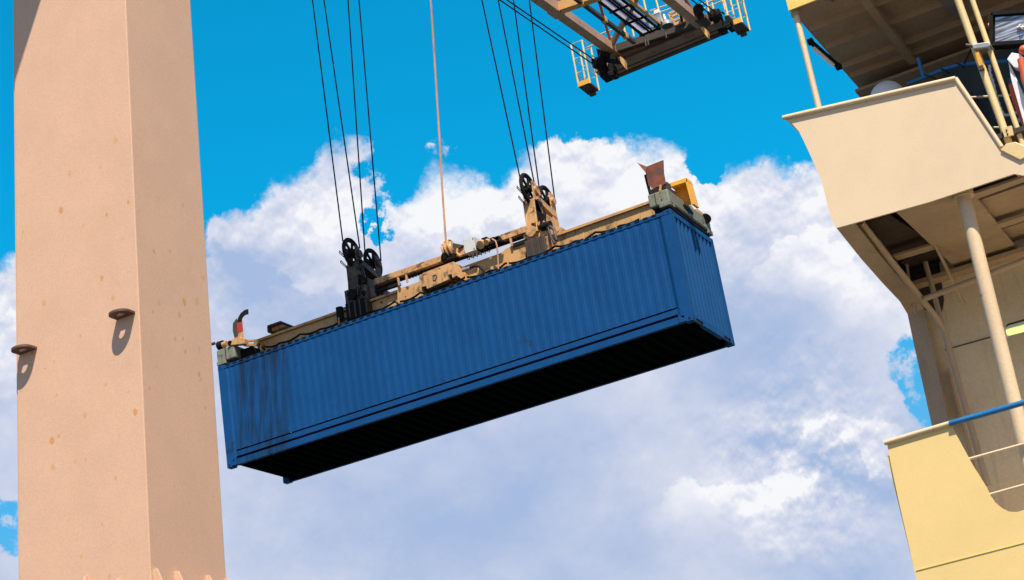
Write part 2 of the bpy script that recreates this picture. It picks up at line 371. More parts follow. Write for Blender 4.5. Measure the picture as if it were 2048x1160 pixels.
# ------------------------------------------------------------------ crane leg at the left
LY = 16.0
def leg():
    T0, T1, B0, B1 = PY(27, 0, LY), PY(251, 0, LY), PY(38, 1160, LY), PY(302, 1160, LY)
    def ext(a, b, z): return a + (b - a) * ((z - a.z) / (b.z - a.z))
    L0, L1 = ext(T0, B0, 0), ext(T1, B1, 0); U0, U1 = ext(T0, B0, 26), ext(T1, B1, 26)
    db, dt = PX(452, 1160, B1.x).y - LY, PX(378, 0, T1.x).y - LY
    def dep(z): return db + (dt - db) * (z - B1.z) / (T1.z - B1.z)
    d0, d1 = dep(0), dep(26)
    root = thing('crane_leg', ((L0.x + L1.x) / 2, LY + .6, 0), 'tall peach painted box column of the crane with rust spots and two padeyes', 'crane')
    h = MB().hexa([L0, L1, L1 + V((0, d0, 0)), L0 + V((0, d0, 0)), U0, U1, U1 + V((0, d1, 0)), U0 + V((0, d1, 0))])
    h.build('box_column', LEG, root, bevel=.012)
    # thin edge plate along the left corner
    MB().hexa([L0 + V((-.035, .03, 0)), L0 + V((0, .03, 0)), L0 + V((0, .06, 0)), L0 + V((-.035, .06, 0)),
               U0 + V((-.035, .03, 0)), U0 + V((0, .03, 0)), U0 + V((0, .06, 0)), U0 + V((-.035, .06, 0))]).build('edge_flange', LEG, root)
    def corner(z): return ext(T1, B1, z)
    # padeyes: flat plate with a round hole, standing square off the wall
    def padeye(px, py, wpx):
        c = PY(px, py, LY); w = .145; L = .15; r = .040; t = .03
        outer = []; N = 24
        for i in range(N + 1):
            a = math.pi * i / N
            outer.append((math.cos(a) * w, -L - math.sin(a) * w * .8 + .03))
        outer = [(w, .0)] + outer + [(-w, .0)]
        hc = (0, -.105)
        mb = MB(); n = len(outer)
        # ring of quads between outline and hole
        def hole(i):
            ox, oy = outer[i]; d = V((ox - hc[0], oy - hc[1], 0)).normalized(); return (hc[0] + d.x * r * 1.25, hc[1] + d.y * r)
        vs = []
        for zz in (-t / 2, t / 2):
            for i in range(n): vs.append(c + V((outer[i][0], outer[i][1], zz)))
            for i in range(n): hx, hy = hole(i); vs.append(c + V((hx, hy, zz)))
        fs = []
        for i in range(n):
            j = (i + 1) % n
            fs += [(i, j, n + j, n + i), (2 * n + i, 3 * n + i, 3 * n + j, 2 * n + j), (i, 2 * n + i, 2 * n + j, j), (n + i, n + j, 3 * n + j, 3 * n + i)]
        mb.add(vs, fs); return mb
    padeye(252, 631.5, 31).build('padeye', EYE, root)
    padeye(57, 702, 31).build('padeye', EYE, root)
    # gusset plates standing on a collar below the frame
    def gus(px, py, wpx, lean):
        a = PX(px, py, corner(6.6).x + .0) if False else None
    for (px, py) in ((306, 1138), (349, 1143), (411, 1152), (449, 1158)):
        x0 = corner(6.7).x; p = PX(px, py, x0); t = .035
        MB().prism([(x0 - .005, p.y, p.z), (x0 + .045, p.y, p.z), (x0 + .34, p.y, p.z - .75), (x0 - .005, p.y, p.z - .75)], (0, t, 0)).build('gusset_plate', LEG, root)
    for (px, py) in ((172, 1154), (236, 1160)):
        p = PY(px, py, LY); t = .035
        MB().prism([(p.x, LY + .005, p.z), (p.x, LY - .04, p.z), (p.x, LY - .3, p.z - .75), (p.x, LY + .005, p.z - .75)], (t, 0, 0)).build('gusset_plate', LEG, root)
    zc = 5.75; a = ext(T0, B0, zc); b = ext(T1, B1, zc)
    MB().box(a.x - .4, b.x + .4, LY - .4, LY + 1.6, zc - .06, zc).build('collar_plate', LEG, root)
    MB().box(L0.x - .5, L1.x + .5, LY - .6, LY + 1.9, .0, .9).build('foot', LEG, root, bevel=.04)
    MB().cyl(V((-12.4, 17.12, 9.6)), V((-12.36, 17.12, 9.6)), .02).build('bolt', DARK, root)
    # added unseen slab, shaped to throw a shadow over the leg's top left
    p0, p1 = PY(82, 0, LY), PY(29, 166, LY)      # the shadow's edge on the wall
    q0, q1 = p0 + SUN * 3.6, p1 + SUN * 6.2
    q0e = q0 + (q0 - q1) * .6; q1e = q1 + (q1 - q0) * .35
    off = V((-.75, 0, 0))
    MB().prism([q0e, q1e, q1e + off * 1.2, q0e + off * 1.2], V((0, -.35, .2))).build('added_shadow_slab', LEG, root, bevel=.01)
    return root
leg()
t_ = MB()

# ------------------------------------------------------------------ shipping container
X0, X1, Y0, Y1, Z0, Z1 = -23.604, -11.412, 32.722, 35.160, 13.594, 16.185
def container():
    root = thing('shipping_container', ((X0 + X1) / 2, (Y0 + Y1) / 2, Z0), 'long blue corrugated steel shipping container hanging in mid air below the spreader', 'shipping container')
    def corr(a0, a1, fix, depth, sign, axis, zb, zt, pitch):
        # trapezoid corrugation, a real folded sheet with thickness
        n = max(1, round((a1 - a0) / pitch)); p = (a1 - a0) / n; prof = []
        for i in range(n):
            s_ = a0 + i * p
            for t, d in ((0, 0), (.36, 0), (.5, 1), (.86, 1)):
                prof.append((s_ + t * p, fix + sign * depth * d))
        prof.append((a1, fix))
        mb = MB(); vs = []; fs = []
        for (a, b) in prof:
            for z in (zb, zt): vs.append((a, b, z) if axis == 'x' else (b, a, z))
        for i in range(len(prof) - 1): fs.append((2 * i, 2 * i + 2, 2 * i + 3, 2 * i + 1))
        return mb.add(vs, fs)
    cp = .30
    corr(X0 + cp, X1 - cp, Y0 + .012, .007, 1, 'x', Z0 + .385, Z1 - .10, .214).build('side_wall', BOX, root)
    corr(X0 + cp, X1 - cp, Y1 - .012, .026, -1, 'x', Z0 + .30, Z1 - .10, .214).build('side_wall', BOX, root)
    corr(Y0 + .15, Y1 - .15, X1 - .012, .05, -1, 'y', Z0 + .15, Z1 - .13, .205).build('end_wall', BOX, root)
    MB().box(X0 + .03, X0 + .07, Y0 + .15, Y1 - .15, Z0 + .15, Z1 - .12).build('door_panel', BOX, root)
    # posts with a folded outer edge
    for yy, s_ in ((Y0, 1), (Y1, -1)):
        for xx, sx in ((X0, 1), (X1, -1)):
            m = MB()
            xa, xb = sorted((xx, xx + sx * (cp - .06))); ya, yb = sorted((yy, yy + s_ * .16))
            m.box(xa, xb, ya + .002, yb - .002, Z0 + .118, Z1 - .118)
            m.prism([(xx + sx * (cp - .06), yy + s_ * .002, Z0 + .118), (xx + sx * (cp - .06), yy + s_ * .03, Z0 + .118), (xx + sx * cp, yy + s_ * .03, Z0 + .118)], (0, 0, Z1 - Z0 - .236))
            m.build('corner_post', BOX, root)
            for zz, sz in ((Z0, 1), (Z1, -1)):
                za, zb = sorted((zz, zz + sz * .118)); x_a, x_b = sorted((xx, xx + sx * .178)); y_a, y_b = sorted((yy, yy + s_ * .162))
                c = MB().box(x_a - .003, x_b, y_a - .003, y_b + .003, za, zb).build('corner_casting', BOX, root, bevel=.008)
                hx = (x_a + x_b) / 2 - sx * .02; fy = yy - s_ * .004; r = .028
                hpts = [V((hx + math.cos(t * math.pi / 8) * r * .8, fy, (za + zb) / 2 + math.sin(t * math.pi / 8) * r * 1.25)) for t in range(16)]
                MB().prism(hpts, (0, s_ * .02, 0)).build('hole', BLACK, c)
                fx = xx - (-sx) * .0 + (.004 if sx < 0 else -.004); hy = (y_a + y_b) / 2
                hp = [V((fx, hy + math.cos(t * math.pi / 8) * r * .8, (za + zb) / 2 + math.sin(t * math.pi / 8) * r * 1.25)) for t in range(16)]
                MB().prism(hp, (-.02 if sx < 0 else .02, 0, 0)).build('hole', BLACK, c)
    # rails
    for yy, s_ in ((Y0, 1), (Y1, -1)):
        def yb(a, b): return sorted((yy + s_ * a, yy + s_ * b))
        a, b = yb(.002, .10); m = MB().box(X0 + .18, X1 - .18, a, b, Z0 + .02, Z0 + .165)
        a, b = yb(.075, .10); MB().box(X0 + cp, X1 - cp, a, b, Z0 + .165, Z0 + .225).build('groove_shade_strip', BLACK, root)  # black strip puts the groove's shade into the colour
        a, b = yb(.004, .10); m.box(X0 + cp, X1 - cp, a, b, Z0 + .225, Z0 + .345)
        a, b = yb(.07, .09); MB().box(X0 + cp, X1 - cp, a, b, Z0 + .345, Z0 + .39).build('groove_shade_strip', BLACK, root)
        if s_ > 0:
            for xx, sx in ((X0 + cp, -1), (X1 - cp, 1)):   # gusset at each rail end
                m.prism([(xx, yy + .0, Z0 + .02), (xx + sx * .16, yy + .0, Z0 + .02), (xx, yy + .0, Z0 + .22)], (0, -.022, 0))
        m.build('bottom_side_rail', BOX, root)
        a, b = yb(.0, .08); MB().box(X0 + .18, X1 - .18, a, b, Z1 - .10, Z1 - .02).build('top_side_rail', BOX, root)
    MB().box(X1 - .10, X1 - .002, Y0 + .165, Y1 - .165, Z1 - .13, Z1 - .015).build('top_end_rail', BOX, root)
    m = MB()
    yy = [Y0 + .165, Y0 + .22, Y0 + .62, Y1 - .62, Y1 - .22, Y1 - .165]
    m.box(X1 - .10, X1 - .002, yy[0], yy[5], Z0 + .10, Z0 + .165)
    m.box(X1 - .10, X1 - .002, yy[2], yy[3], Z0 + .02, Z0 + .10)
    for a, b in ((yy[0], yy[1]), (yy[4], yy[5])): m.box(X1 - .10, X1 - .002, a, b, Z0 + .02, Z0 + .10)
    m.build('bottom_end_rail', BOX, root)
    for a in (yy[1], yy[3]):     # stiffened slots below the end rail
        MB().box(X1 - .06, X1 - .03, a, a + .40, Z0 + .03, Z0 + .10).build('slot_plate', DARK, root)
    # roof; black blocks along its edge paint in the corrugations' shadows
    m = MB().box(X0 + .02, X1 - .02, Y0 + .02, Y1 - .02, Z1 - .05, Z1 - .02)
    m.build('roof', BOX, root)
    n = 57; p = (X1 - X0 - .5) / n
    m = MB()
    for i in range(n):
        xa = X0 + .25 + i * p; m.box(xa, xa + p * .52, Y0 - .012, Y1 + .012, Z1 - .052, Z1 - .016)
    m.build('rib_shadow_block', BLACK, root)
    # underside: floor and cross members
    m = MB().box(X0 + .1, X1 - .1, Y0 + .1, Y1 - .1, Z0 + .13, Z0 + .16)
    for i in range(40):
        xa = X0 + .3 + i * .298; m.box(xa, xa + .05, Y0 + .1, Y1 - .1, Z0 + .02, Z0 + .13)
    m.box(X0 + .2, X1 - .2, Y1 - .125, Y1 - .102, Z0 + .015, Z0 + .16)
    m.build('underframe', UNDER, root)
    return root
container()

# ------------------------------------------------------------------ spreader
XM, YM = (X0 + X1) / 2, (Y0 + Y1) / 2
def spreader():
    root = thing('spreader', (XM, YM, 16.2), 'ochre steel container spreader frame lying on top of the blue container', 'spreader')
    ya, yb = 33.40, 34.48
    for yy, s_ in ((ya, -1), (yb, 1)):
        m = MB(); y1, y2 = sorted((yy, yy - s_ * .22))
        m.box(X0 + .75, X1 - .42, y1, y2, 16.32, 16.74)
        m.build('side_beam', SPR, root)
        y1, y2 = sorted((yy + s_ * .065, yy - s_ * .22))
        MB().box(X0 + .70, X1 - .42, y1, y2, 16.742, 16.80).build('beam_flange', SPR if s_ > 0 else SPR, root)
    # raised centre of the beam
    c = [PY(*p, 33.28) for p in ((795, 571), (808, 579), (843, 562), (912, 532), (925, 541), (1000, 509), (1012, 497), (1052, 481), (1052, 500), (1052, 520), (930, 560), (795, 612))]
    MB().prism(c, (0, .10, 0)).build('centre_web', SPR, root)
    c = [PY(*p, 34.3) for p in ((815, 596), (1060, 514), (1060, 530), (815, 612))]
    MB().prism(c, (0, .2, 0)).build('centre_web', SPR, root)
    MB().box(-17.8, -15.6, 33.40, 34.4, 16.40, 16.72).build('centre_box', SPR, root)
    # casing over the telescoping drive, in front of the beam
    f = 32.98
    q = [PY(*p, f) for p in ((838, 553), (846, 546), (906, 523), (911, 526), (913, 551), (905, 556), (903, 548), (896, 550), (897, 559), (854, 578), (852, 572), (843, 574), (843, 582), (839, 580))]
    cs = MB().prism(q, (0, .30, 0)).build('drive_casing', SPRT, root, bevel=.006)
    MB().prism([PY(911, 526, f), PY(936, 552, f + .25), PY(936, 566, f + .25), PY(913, 551, f)], (0, .05, 0)).build('casing_cheek', SPR, cs)
    # chalked letter on the casing
    m = MB(); dp = [(865.5, 550.5), (866.5, 561.5), (871.5, 559.5), (873.6, 554.5), (872, 549.5), (866.5, 551)]
    m.tube([PY(*p, f - .006) for p in dp], .008, 5); m.build('painted_mark', BLACK, cs)
    for (px, py) in ((846, 574), (900, 551)):
        p = PY(px, py, f + .01)
    MB().box(PY(845, 580, 33.0).x, PY(925, 560, 33.0).x, 33.05, 33.27, 16.22, 16.36).build('drive_bracket', BLACK, root)
    # end beams: worn grey green, across the width
    for xa, xb, sx in ((X0 - .0, X0 + .54, -1), (X1 - .46, X1 + .02, 1)):
        za, zb = (16.34, 16.66) if sx > 0 else (16.27, 16.60)
        e = MB().box(xa, xb, Y0 + .0, Y1 - .0, za, zb)
        eb = e.build('end_beam', GREEN, root, bevel=.03)
        for y_, sy in ((Y0, 1), (Y1, -1)):
            xc = xb - .10 if sx > 0 else xa + .10
            yc = y_ + sy * .10
            MB().cyl((xc, yc, 16.17), (xc, yc, za + .02), .05, 12).build('twistlock', BLACK, eb)
        # corner shoes
        for y_, sy in ((Y0, 1), (Y1, -1)):
            y1, y2 = sorted((y_ - sy * .012, y_ + sy * .26))
            x1, x2 = (xb - .26, xb + .012) if sx > 0 else (xa - .012, xa + .26)
            MB().box(x1, x2, y1, y2, za - .07, za + .03).build('corner_shoe', GREEN, eb, bevel=.01)
        if sx > 0:
            hp = [V((xb + .004, YM - .12 + .30 * math.copysign(abs(math.cos(t)) ** .7, math.cos(t)), za + .16 + .075 * math.sin(t))) for t in [i * math.pi / 12 for i in range(24)]]
            MB().prism(hp, (-.012, 0, 0)).build('oval_hole', BLACK, eb)
            MB().box(xa + .05, xb - .04, Y0 + .12, Y1 - .12, za - .10, za - .002).build('lower_plate', BLACK, eb)
            MB().cyl((xa + .30, Y0 - .006, za + .10), (xa + .30, Y0 + .02, za + .10), .016, 8).build('bolt', BLACK, eb)
            for k in (.16,):
                MB().box(xa + k, xa + k + .02, Y0 - .008, Y0 + .02, za + .03, zb - .02).build('seam_strip', DARK, eb)
        else:
            MB().box(xa + .26, xa + .285, Y0 - .008, Y0 + .02, za + .03, zb - .02).build('seam_strip', DARK, eb)
    # left end fittings
    h = MB().cyl(PY(437, 692, 32.95), PY(447, 689, 32.95), .11, 18).build('drive_motor', BLACK, root, smooth=True)
    MB().cyl(PY(446, 690, 32.86), PY(454, 687, 32.86), .075, 14).build('motor_flange', SPR, h)
    q = [PY(*p, 32.70) for p in ((454, 683), (476, 673), (489, 677), (489, 687), (465, 690), (456, 692))]
    arm = MB().prism(q, (0, .16, 0)).build('flipper_bracket', SPRT, root, bevel=.008)
    MB().cyl(PY(460, 686, 32.68), PY(460, 686, 32.88), .06, 14).build('hinge_pin', BLACK, arm)
    fl = [(480, 689), (478, 662), (477, 648), (480, 636), (486, 628), (494, 624)]
    def folded(pts, w0, y0, y1, mat, name, par):
        m = MB(); P = [(PY(*p, y0), PY(*p, y1)) for p in pts]
        n = len(pts); vs = []; fs = []
        for i, (a, b) in enumerate(P):
            d = (P[min(i + 1, n - 1)][0] - P[max(0, i - 1)][0]).normalized(); s_ = V((d.z, 0, -d.x)) * w0 / 2
            vs += [a - s_, a + s_, b + s_, b - s_]
        for i in range(n - 1):
            for k in range(4): fs.append((4 * i + k, 4 * i + (k + 1) % 4, 4 * i + 4 + (k + 1) % 4, 4 * i + 4 + k))
        fs += [(3, 2, 1, 0), (4 * n - 4, 4 * n - 3, 4 * n - 2, 4 * n - 1)]
        return m.add(vs, fs).build(name, mat, par, bevel=.008)
    b1 = folded([(484, 690), (482, 672), (481, 664)], .17, 32.72, 33.0, SPRT, 'guide_arm', root)
    folded([(481, 664), (479.5, 652), (479.5, 645)], .172, 32.715, 33.0, RED, 'red_band', b1)
    folded([(479.5, 645), (480, 637), (484, 630), (490, 625), (497, 623)], .14, 32.74, 33.0, BLACK, 'guide_tip', b1)
    folded([(474, 676), (470, 660), (470, 648), (476, 640)], .14, 33.02, 33.3, DARK, 'guide_backplate', b1)
    m = MB().beam(PY(489, 683, 32.9), PY(512, 681, 32.9), .07, .04); m.beam(PY(489, 690, 32.85), PY(516, 690, 32.85), .10, .06)
    m.build('ram', SPRT, root)
    MB().cyl(PY(512, 684, 32.80), PY(514, 684, 33.0), .06, 12).build('ram_pivot', SPRT, root)
    MB().tube([PY(512, 684, 33.05), PY(522, 692, 33.1), PY(530, 700, 33.2)], .022, 8).build('hose', BLACK, root)
    MB().box(X0 + .56, X0 + .9, 32.95, 33.3, 16.25, 16.5).build('slide_block', BLACK, root)
    # hooded duct on top at left
    d0 = [PY(*p, 33.7) for p in ((534, 650), (560, 641), (562, 661), (535, 668))]
    hd = MB().prism([PY(*p, 33.5) for p in ((534, 651), (561, 641.5), (562, 644.5), (535, 654))], (0, .62, 0)).build('duct_hood', DARK, root)
    MB().prism([PY(*p, 33.5) for p in ((534, 654), (537, 653), (538, 664), (535, 665))], (0, .6, 0)).build('hood_side', DARK, hd)
    MB().prism([PY(*p, 33.62) for p in ((541, 656), (564, 648), (570, 652), (545, 663))], (0, .4, 0)).build('hood_floor', SPR, hd)
    # right end: rusty flipper plate turned up, brackets below it
    g0 = MB().prism([PY(*p, 32.78) for p in ((1293, 333), (1326, 320), (1327, 345), (1331, 367), (1318, 373), (1306, 376), (1297, 371), (1294, 352))], (0, .035, 0)).build('guide_plate', RUSTY, root)
    MB().prism([PY(1274, 325, 32.62), PY(1293, 333, 32.78), PY(1297, 371, 32.78), PY(1291, 345, 32.7)], (0, .03, 0)).build('folded_flange', RUSTY, g0)
    MB().tube([PY(1291, 350, 32.83), PY(1297, 374, 32.83), PY(1303, 396, 32.83)], .035, 6).build('plate_edge', BLACK, g0)
    hb = MB().cyl(PY(1310, 385, 32.76), PY(1314, 383, 33.05), .10, 16); hb.cyl(PY(1326, 379, 32.76), PY(1331, 377, 33.05), .085, 16)
    hb.box(PY(1304, 392, 32.8).x, PY(1336, 380, 32.8).x, 32.84, 33.05, 16.64, 16.86)
    hb.build('hinge_block', DARK, root, smooth=True)
    MB().beam(PY(1320, 392, 32.74), PY(1322, 370, 32.74), .05, .05).build('hinge_strap', SPRT, root)
    MB().prism([PY(1302, 376, 32.78), PY(1310, 374, 32.78), PY(1307, 391, 32.78), PY(1302, 392, 32.78)], (0, .05, 0)).build('hinge_ear', SPRT, root)
    # upper gearbox with ochre cover
    bx = MB().hexa([(-11.95, 33.35, 16.66), (-11.52, 33.35, 16.66), (-11.48, 34.75, 16.66), (-11.95, 34.75, 16.66),
                    (-11.95, 33.35, 16.98), (-11.60, 33.35, 16.98), (-11.56, 34.35, 17.04), (-11.95, 34.35, 17.04)])
    bx.build('gear_box', SPRT, root, bevel=.01)
    cv = MB().prism([PY(*p, 33.45) for p in ((1339, 366), (1373, 355), (1375.5, 363), (1341, 374))], (0, .30, 0)).build('cover', HOOD, root, bevel=.006)
    MB().prism([PY(*p, 33.45) for p in ((1373, 355.5), (1388, 408), (1383, 409), (1371, 364))], (0, .30, 0)).build('cover_side', HOOD, cv)
    MB().prism([PY(*p, 33.70) for p in ((1346, 372), (1371, 364), (1383, 408), (1362, 412))], (0, .03, 0)).build('cover_back', HOOD, cv)
    MB().cyl(PX(1410, 436, -11.5), PX(1413, 438, -11.35), .11, 16).build('end_wheel', BLACK, root, smooth=True)
    MB().box(-11.6, -11.45, 34.62, 34.95, 16.66, 16.80).build('end_lug', SPRT, root)
    # slack black hose looped along the container edge
    pts = []
    base = [(528, 702), (560, 690), (600, 668), (640, 664), (690, 640), (740, 628), (790, 601), (800, 594), (840, 588), (870, 568), (930, 556), (980, 536), (1010, 518), (1060, 508), (1110, 492), (1150, 486), (1190, 468), (1240, 456), (1290, 430)]
    for i, (px, py) in enumerate(base): pts.append(PY(px, 730 - .3455 * (px - 440) - (4 if i % 2 else 8), 33.1) + V((0, 0, -.02)))
    sm = []
    for i in range(len(pts) - 1):
        for k in range(4):
            t = k / 4; p = pts[i].lerp(pts[i + 1], t); p = p + V((0, 0, -.05 * math.sin(math.pi * t))); sm.append(p)
    MB().tube(sm, .025, 6).build('control_hose', BLACK, root, smooth=True)
    for px in (522, 678, 798, 932, 1016, 1168, 1232, 1280):
        p = PY(px, 730 - .3455 * (px - 440) - 3, 32.9)
        MB().beam(p + V((0, 0, -.05)), p + V((.01, 0, .12)), .02, .03).build('hose_clip', SPR, root)
    return root
spreader()

# ------------------------------------------------------------------ headblock with sheave towers
def headblock():
    root = thing('headblock', (-17.4, 33.9, 16.82), 'headblock of two sheave towers joined by a long ochre bar, above the spreader', 'headblock')
    def tower(x, yA, yB, zA, mat, shaded_greasy):  # last flag picks the left tower's darker colours, with shade painted in
        t = MB(); R = .385
        def wheel(y, z):
            w = MB(); c = V((x, y, z)); w.ring(c, (1, 0, 0), R - .03, .045, 36, 8); w.ring(c, (1, 0, 0), R - .08, .028, 36, 6)
            for k in range(6):
                a = math.pi * 2 * k / 6 + .3; w.beam(c, c + V((0, math.cos(a), math.sin(a))) * (R - .06), .05, .045, (1, 0, 0))
            w.cyl(c - V((.09, 0, 0)), c + V((.09, 0, 0)), .09, 16)
            return w
        # frames: side cheeks below each wheel
        def cheeks(y, z, zb, w1, w2):
            for sx in (-1, 1):
                xx = x + sx * .11
                t.prism([(xx, y - w1, z + .16), (xx, y + w1, z + .16), (xx, y + w1 * 1.1, z - .25), (xx, y + w2, zb), (xx, y - w2, zb), (xx, y - w1 * 1.2, z - .30)], (sx * .03, 0, 0))
        cheeks(yA + .06, zA, 16.95, .10, .26); cheeks(yB, zA, 16.95, .10, .20)
        fr = t.build('cheek_frame', mat, root, bevel=.005)
        for y in (yA, yB):
            wheel(y, zA).build('sheave', BLACK, fr, smooth=True)
        # bar tying the two frames, plus a deep plate
        MB().beam((x + .02, yA + .10, zA - .22), (x + .02, yB + .05, zA - .42), .26, .16).build('tie_bar', mat, fr, bevel=.005)
        MB().prism([(x - .05, yA + .25, zA - .42), (x - .05, yB, zA - .50), (x - .05, yB + .1, zA - .95), (x - .05, yA + .55, zA - .72)], (.06, 0, 0)).build('web_plate', DARK if not shaded_greasy else BLACK, fr)
        # catch block below the front sheave
        b = MB().cyl((x - .13, yA + .08, zA - .60), (x + .13, yA + .08, zA - .60), .15, 20)
        b.box(x - .17, x + .17, yA - .08, yA + .22, zA - .95, zA - .62)
        b.build('pulley_block', BLACK, fr, smooth=True)
        pl = MB().box(x - .28, x + .30, yA - .12, yA + .28, zA - 1.30, zA - .93)
        pl.build('lower_housing', mat, fr, bevel=.012)
        MB().cyl((x - .02, yA - .22, zA - 1.12), (x - .02, yA - .12, zA - 1.12), .13, 18).build('motor', SPRT if not shaded_greasy else BLACK, fr, smooth=True)
        MB().box(x - .30, x + .34, yB - .25, yB + .22, zA - 1.30, zA - .85).build('rear_housing', mat, fr, bevel=.012)
        MB().prism([(x + .30, yA + .0, zA - .75), (x + .30, yA + .34, zA - .75), (x + .30, yA + .40, zA - 1.35), (x + .30, yA + .05, zA - 1.35)], (.04, 0, 0)).build('curved_plate', mat, fr)
        MB().box(x - .45, x + .5, yA - .05, yB + .15, zA - 1.40, zA - 1.302).build('base_plate', BLACK if shaded_greasy else DARK, fr)
        # legs down to the spreader beam and dark block in front of it
        MB().box(x - .22, x + .30, 33.14, 33.38, 16.25, zA - 1.32).build('lock_housing', BLACK if shaded_greasy else DARK, fr, bevel=.02)
        MB().box(x + .302, x + .37, 33.18, 33.40, 16.32, zA - 1.36).build('lock_strap', mat, fr)
        for k in (-.12, .04, .18): MB().box(x + k, x + k + .035, 33.115, 33.138, 16.27, zA - 1.34).build('rib', DARK, fr)
        # hoses and rope guards
        for sy, yy in ((-1, yA), (1, yB)):
            for dz in (-.05, -.30):
                MB().tube([(x - .06, yy + sy * .2, zA + dz - .10), (x - .06, yy + sy * .46, zA + dz), (x - .06, yy + sy * .48, zA + dz - .06), (x - .06, yy + sy * .2, zA + dz - .14)], .011, 6).build('rope_guard', BLACK, fr)
        if shaded_greasy:
            MB().cyl((x - .42, 33.2, 16.48), (x - .42, 33.2, 16.80), .09, 12).build('hook_block', BLACK, fr)
            hk = MB(); c = V((x + .32, yA + .5, zA - .95))
            hk.tube([c + V((0, -.10, -.35)), c + V((0, -.14, 0)), c + V((0, -.08, .18)), c + V((0, .1, .24)), c + V((0, .3, .20))], .07, 8); hk.build('hook_arm', BLACK, fr, smooth=True)
        else:
            m = MB(); m.tube([(x + .30, 33.3, zA - 1.15), (x + .50, 33.1, zA - 1.20), (x + .62, 33.0, zA - 1.35), (x + .64, 33.0, zA - 1.62)], .035, 8)
            m.tube([(x + .45, 33.1, zA - 1.22), (x + .52, 33.0, zA - 1.5), (x + .58, 33.0, zA - 1.68)], .025, 8); m.build('hanging_hose', DARK, fr, smooth=True)
            MB().cyl((x + .22, 33.25, zA - 1.08), (x + .46, 33.25, zA - 1.10), .10, 14).build('reel_drum', BLACK, fr, smooth=True)
        # small cluttered fittings bolted to the housings and cheeks
        rr = random.Random(5 if shaded_greasy else 9)
        for k in range(16):
            if k % 2: px_, py_, pz_ = x + rr.uniform(-.26, .26), yA - .13, zA - rr.uniform(.97, 1.27)
            else: px_, py_, pz_ = x + .155, yA + rr.uniform(-.02, .16), zA - rr.uniform(.1, .9)
            s_ = rr.uniform(.02, .05)
            MB().box(px_, px_ + s_ * 1.5, py_ - s_, py_ + s_, pz_, pz_ + s_ * 1.8).build('fitting', (DARK, BLACK, mat)[k % 3], fr)
        MB().prism([(x - .16, yA - .10, zA - .30), (x - .16, yA + .26, zA - .25), (x - .16, yA + .34, zA - .95), (x - .16, yA - .12, zA - .95)], (.30, 0, 0)).build('yoke', mat, fr, bevel=.02)
        MB().cyl((x + .14, yA + .08, zA - .05), (x + .20, yA + .08, zA - .05), .10, 14).build('axle_cap', mat, fr, smooth=True)
        MB().cyl((x + .14, yB, zA - .05), (x + .20, yB, zA - .05), .09, 14).build('axle_cap', mat, fr, smooth=True)
        m = MB()
        for k in range(3):
            ya_ = yA - .1 + k * .1; m.tube([(x + .25, ya_ - .06, zA - .4), (x + .33, ya_ - .12, zA - .75), (x + .2, ya_ - .1, zA - 1.15)], .014, 6)
        m.build('hose', BLACK, fr)
    tower(-19.84, 33.40, 34.34, 18.14, SPRD, True)
    tower(-14.93, 33.38, 34.32, 18.11, SPRT, False)
    a, b = PY(752, 566, 33.3), PY(1056, 460, 33.3)
    MB().beam(a, b, .20, .15).build('tie_beam', SPRT, root, bevel=.006)
    a2, b2 = PY(752, 577, 33.32), PY(1056, 471, 33.32)
    MB().beam(a2, b2, .08, .045).build('hydraulic_line', BLACK, root)
    MB().beam(PY(752, 584, 33.3), PY(800, 568, 33.3), .10, .07).build('ram', BLACK, root)
    MB().beam(PY(1028, 492, 33.3), PY(1056, 482, 33.3), .12, .09).build('ram', BLACK, root)
    for px in (796, 812, 1021):
        y_ = 566 - .3486 * (px - 752); MB().beam(PY(px, y_ + 4, 33.22), PY(px + 3, y_ + 20, 33.22), .03, .05).build('bracket', SPRT, root)
    m = MB(); x_ = 818
    while x_ < 880:
        y_ = 566 - .3486 * (x_ - 752); m.beam(PY(x_, y_ + 14, 33.3), PY(x_ + 3, y_ + 13, 33.3), .04, .02); x_ += 6
    m.build('cable_chain', DARK, root)
    # cable basket
    bk = MB(); c0, c1 = PY(893, 504, 33.25), PY(909, 495, 33.25)
    ax = (c1 - c0); seg = 20
    rb = [.15, .19, .19, .15]
    bk.tube([c0 + ax * t for t in (0, .3, .75, 1)], rb, seg)
    bo = bk.build('cable_basket', SPRT, root, smooth=True)
    m = MB()
    for t, r in ((.0, .19), (.4, .215), (.8, .215)): m.ring(c0 + ax * t + V((0, -.02, 0)), ax, r, .022, 24, 6)
    m.build('basket_hoop', SPR, bo)
    MB().prism([PY(906, 486, 33.15), PY(926, 490, 33.15), PY(914, 500, 33.15), PY(908, 512, 33.15), PY(903, 500, 33.15)], (0, .1, 0)).build('guide_chute', DARK, bo)
    MB().tube([PY(915, 497, 33.1), PY(914, 506, 33.1), PY(920, 512, 33.1), PY(930, 508, 33.1)], .03, 8).build('guide_ring', SPR, bo, smooth=True)
    MB().box(PY(886, 518, 33.2).x, PY(912, 512, 33.2).x, 33.1, 33.4, PY(900, 521, 33.2).z, PY(900, 511, 33.2).z).build('foot', BLACK, bo)
    MB().cyl(PY(889, 512, 33.05), PY(889, 512, 33.3), .08, 12).build('clamp', BLACK, bo)
    # grey junction box
    q0, q1, q2, q3 = [PY(*p, 33.05) for p in ((928.5, 508), (950, 501), (948, 471.5), (927, 478.5))]
    jb = MB().box((q0.x + q3.x) / 2, (q1.x + q2.x) / 2, 33.05, 33.38, q0.z, (q3.z + q2.z) / 2 + .0).build('junction_box', GREY, root, bevel=.008)
    m = MB()
    for p in ((945.5, 477), (948, 497)):
        c = PY(*p, 33.04); m.cyl(c, c + V((0, .03, 0)), .014, 8)
    m.build('latch', BLACK, jb)
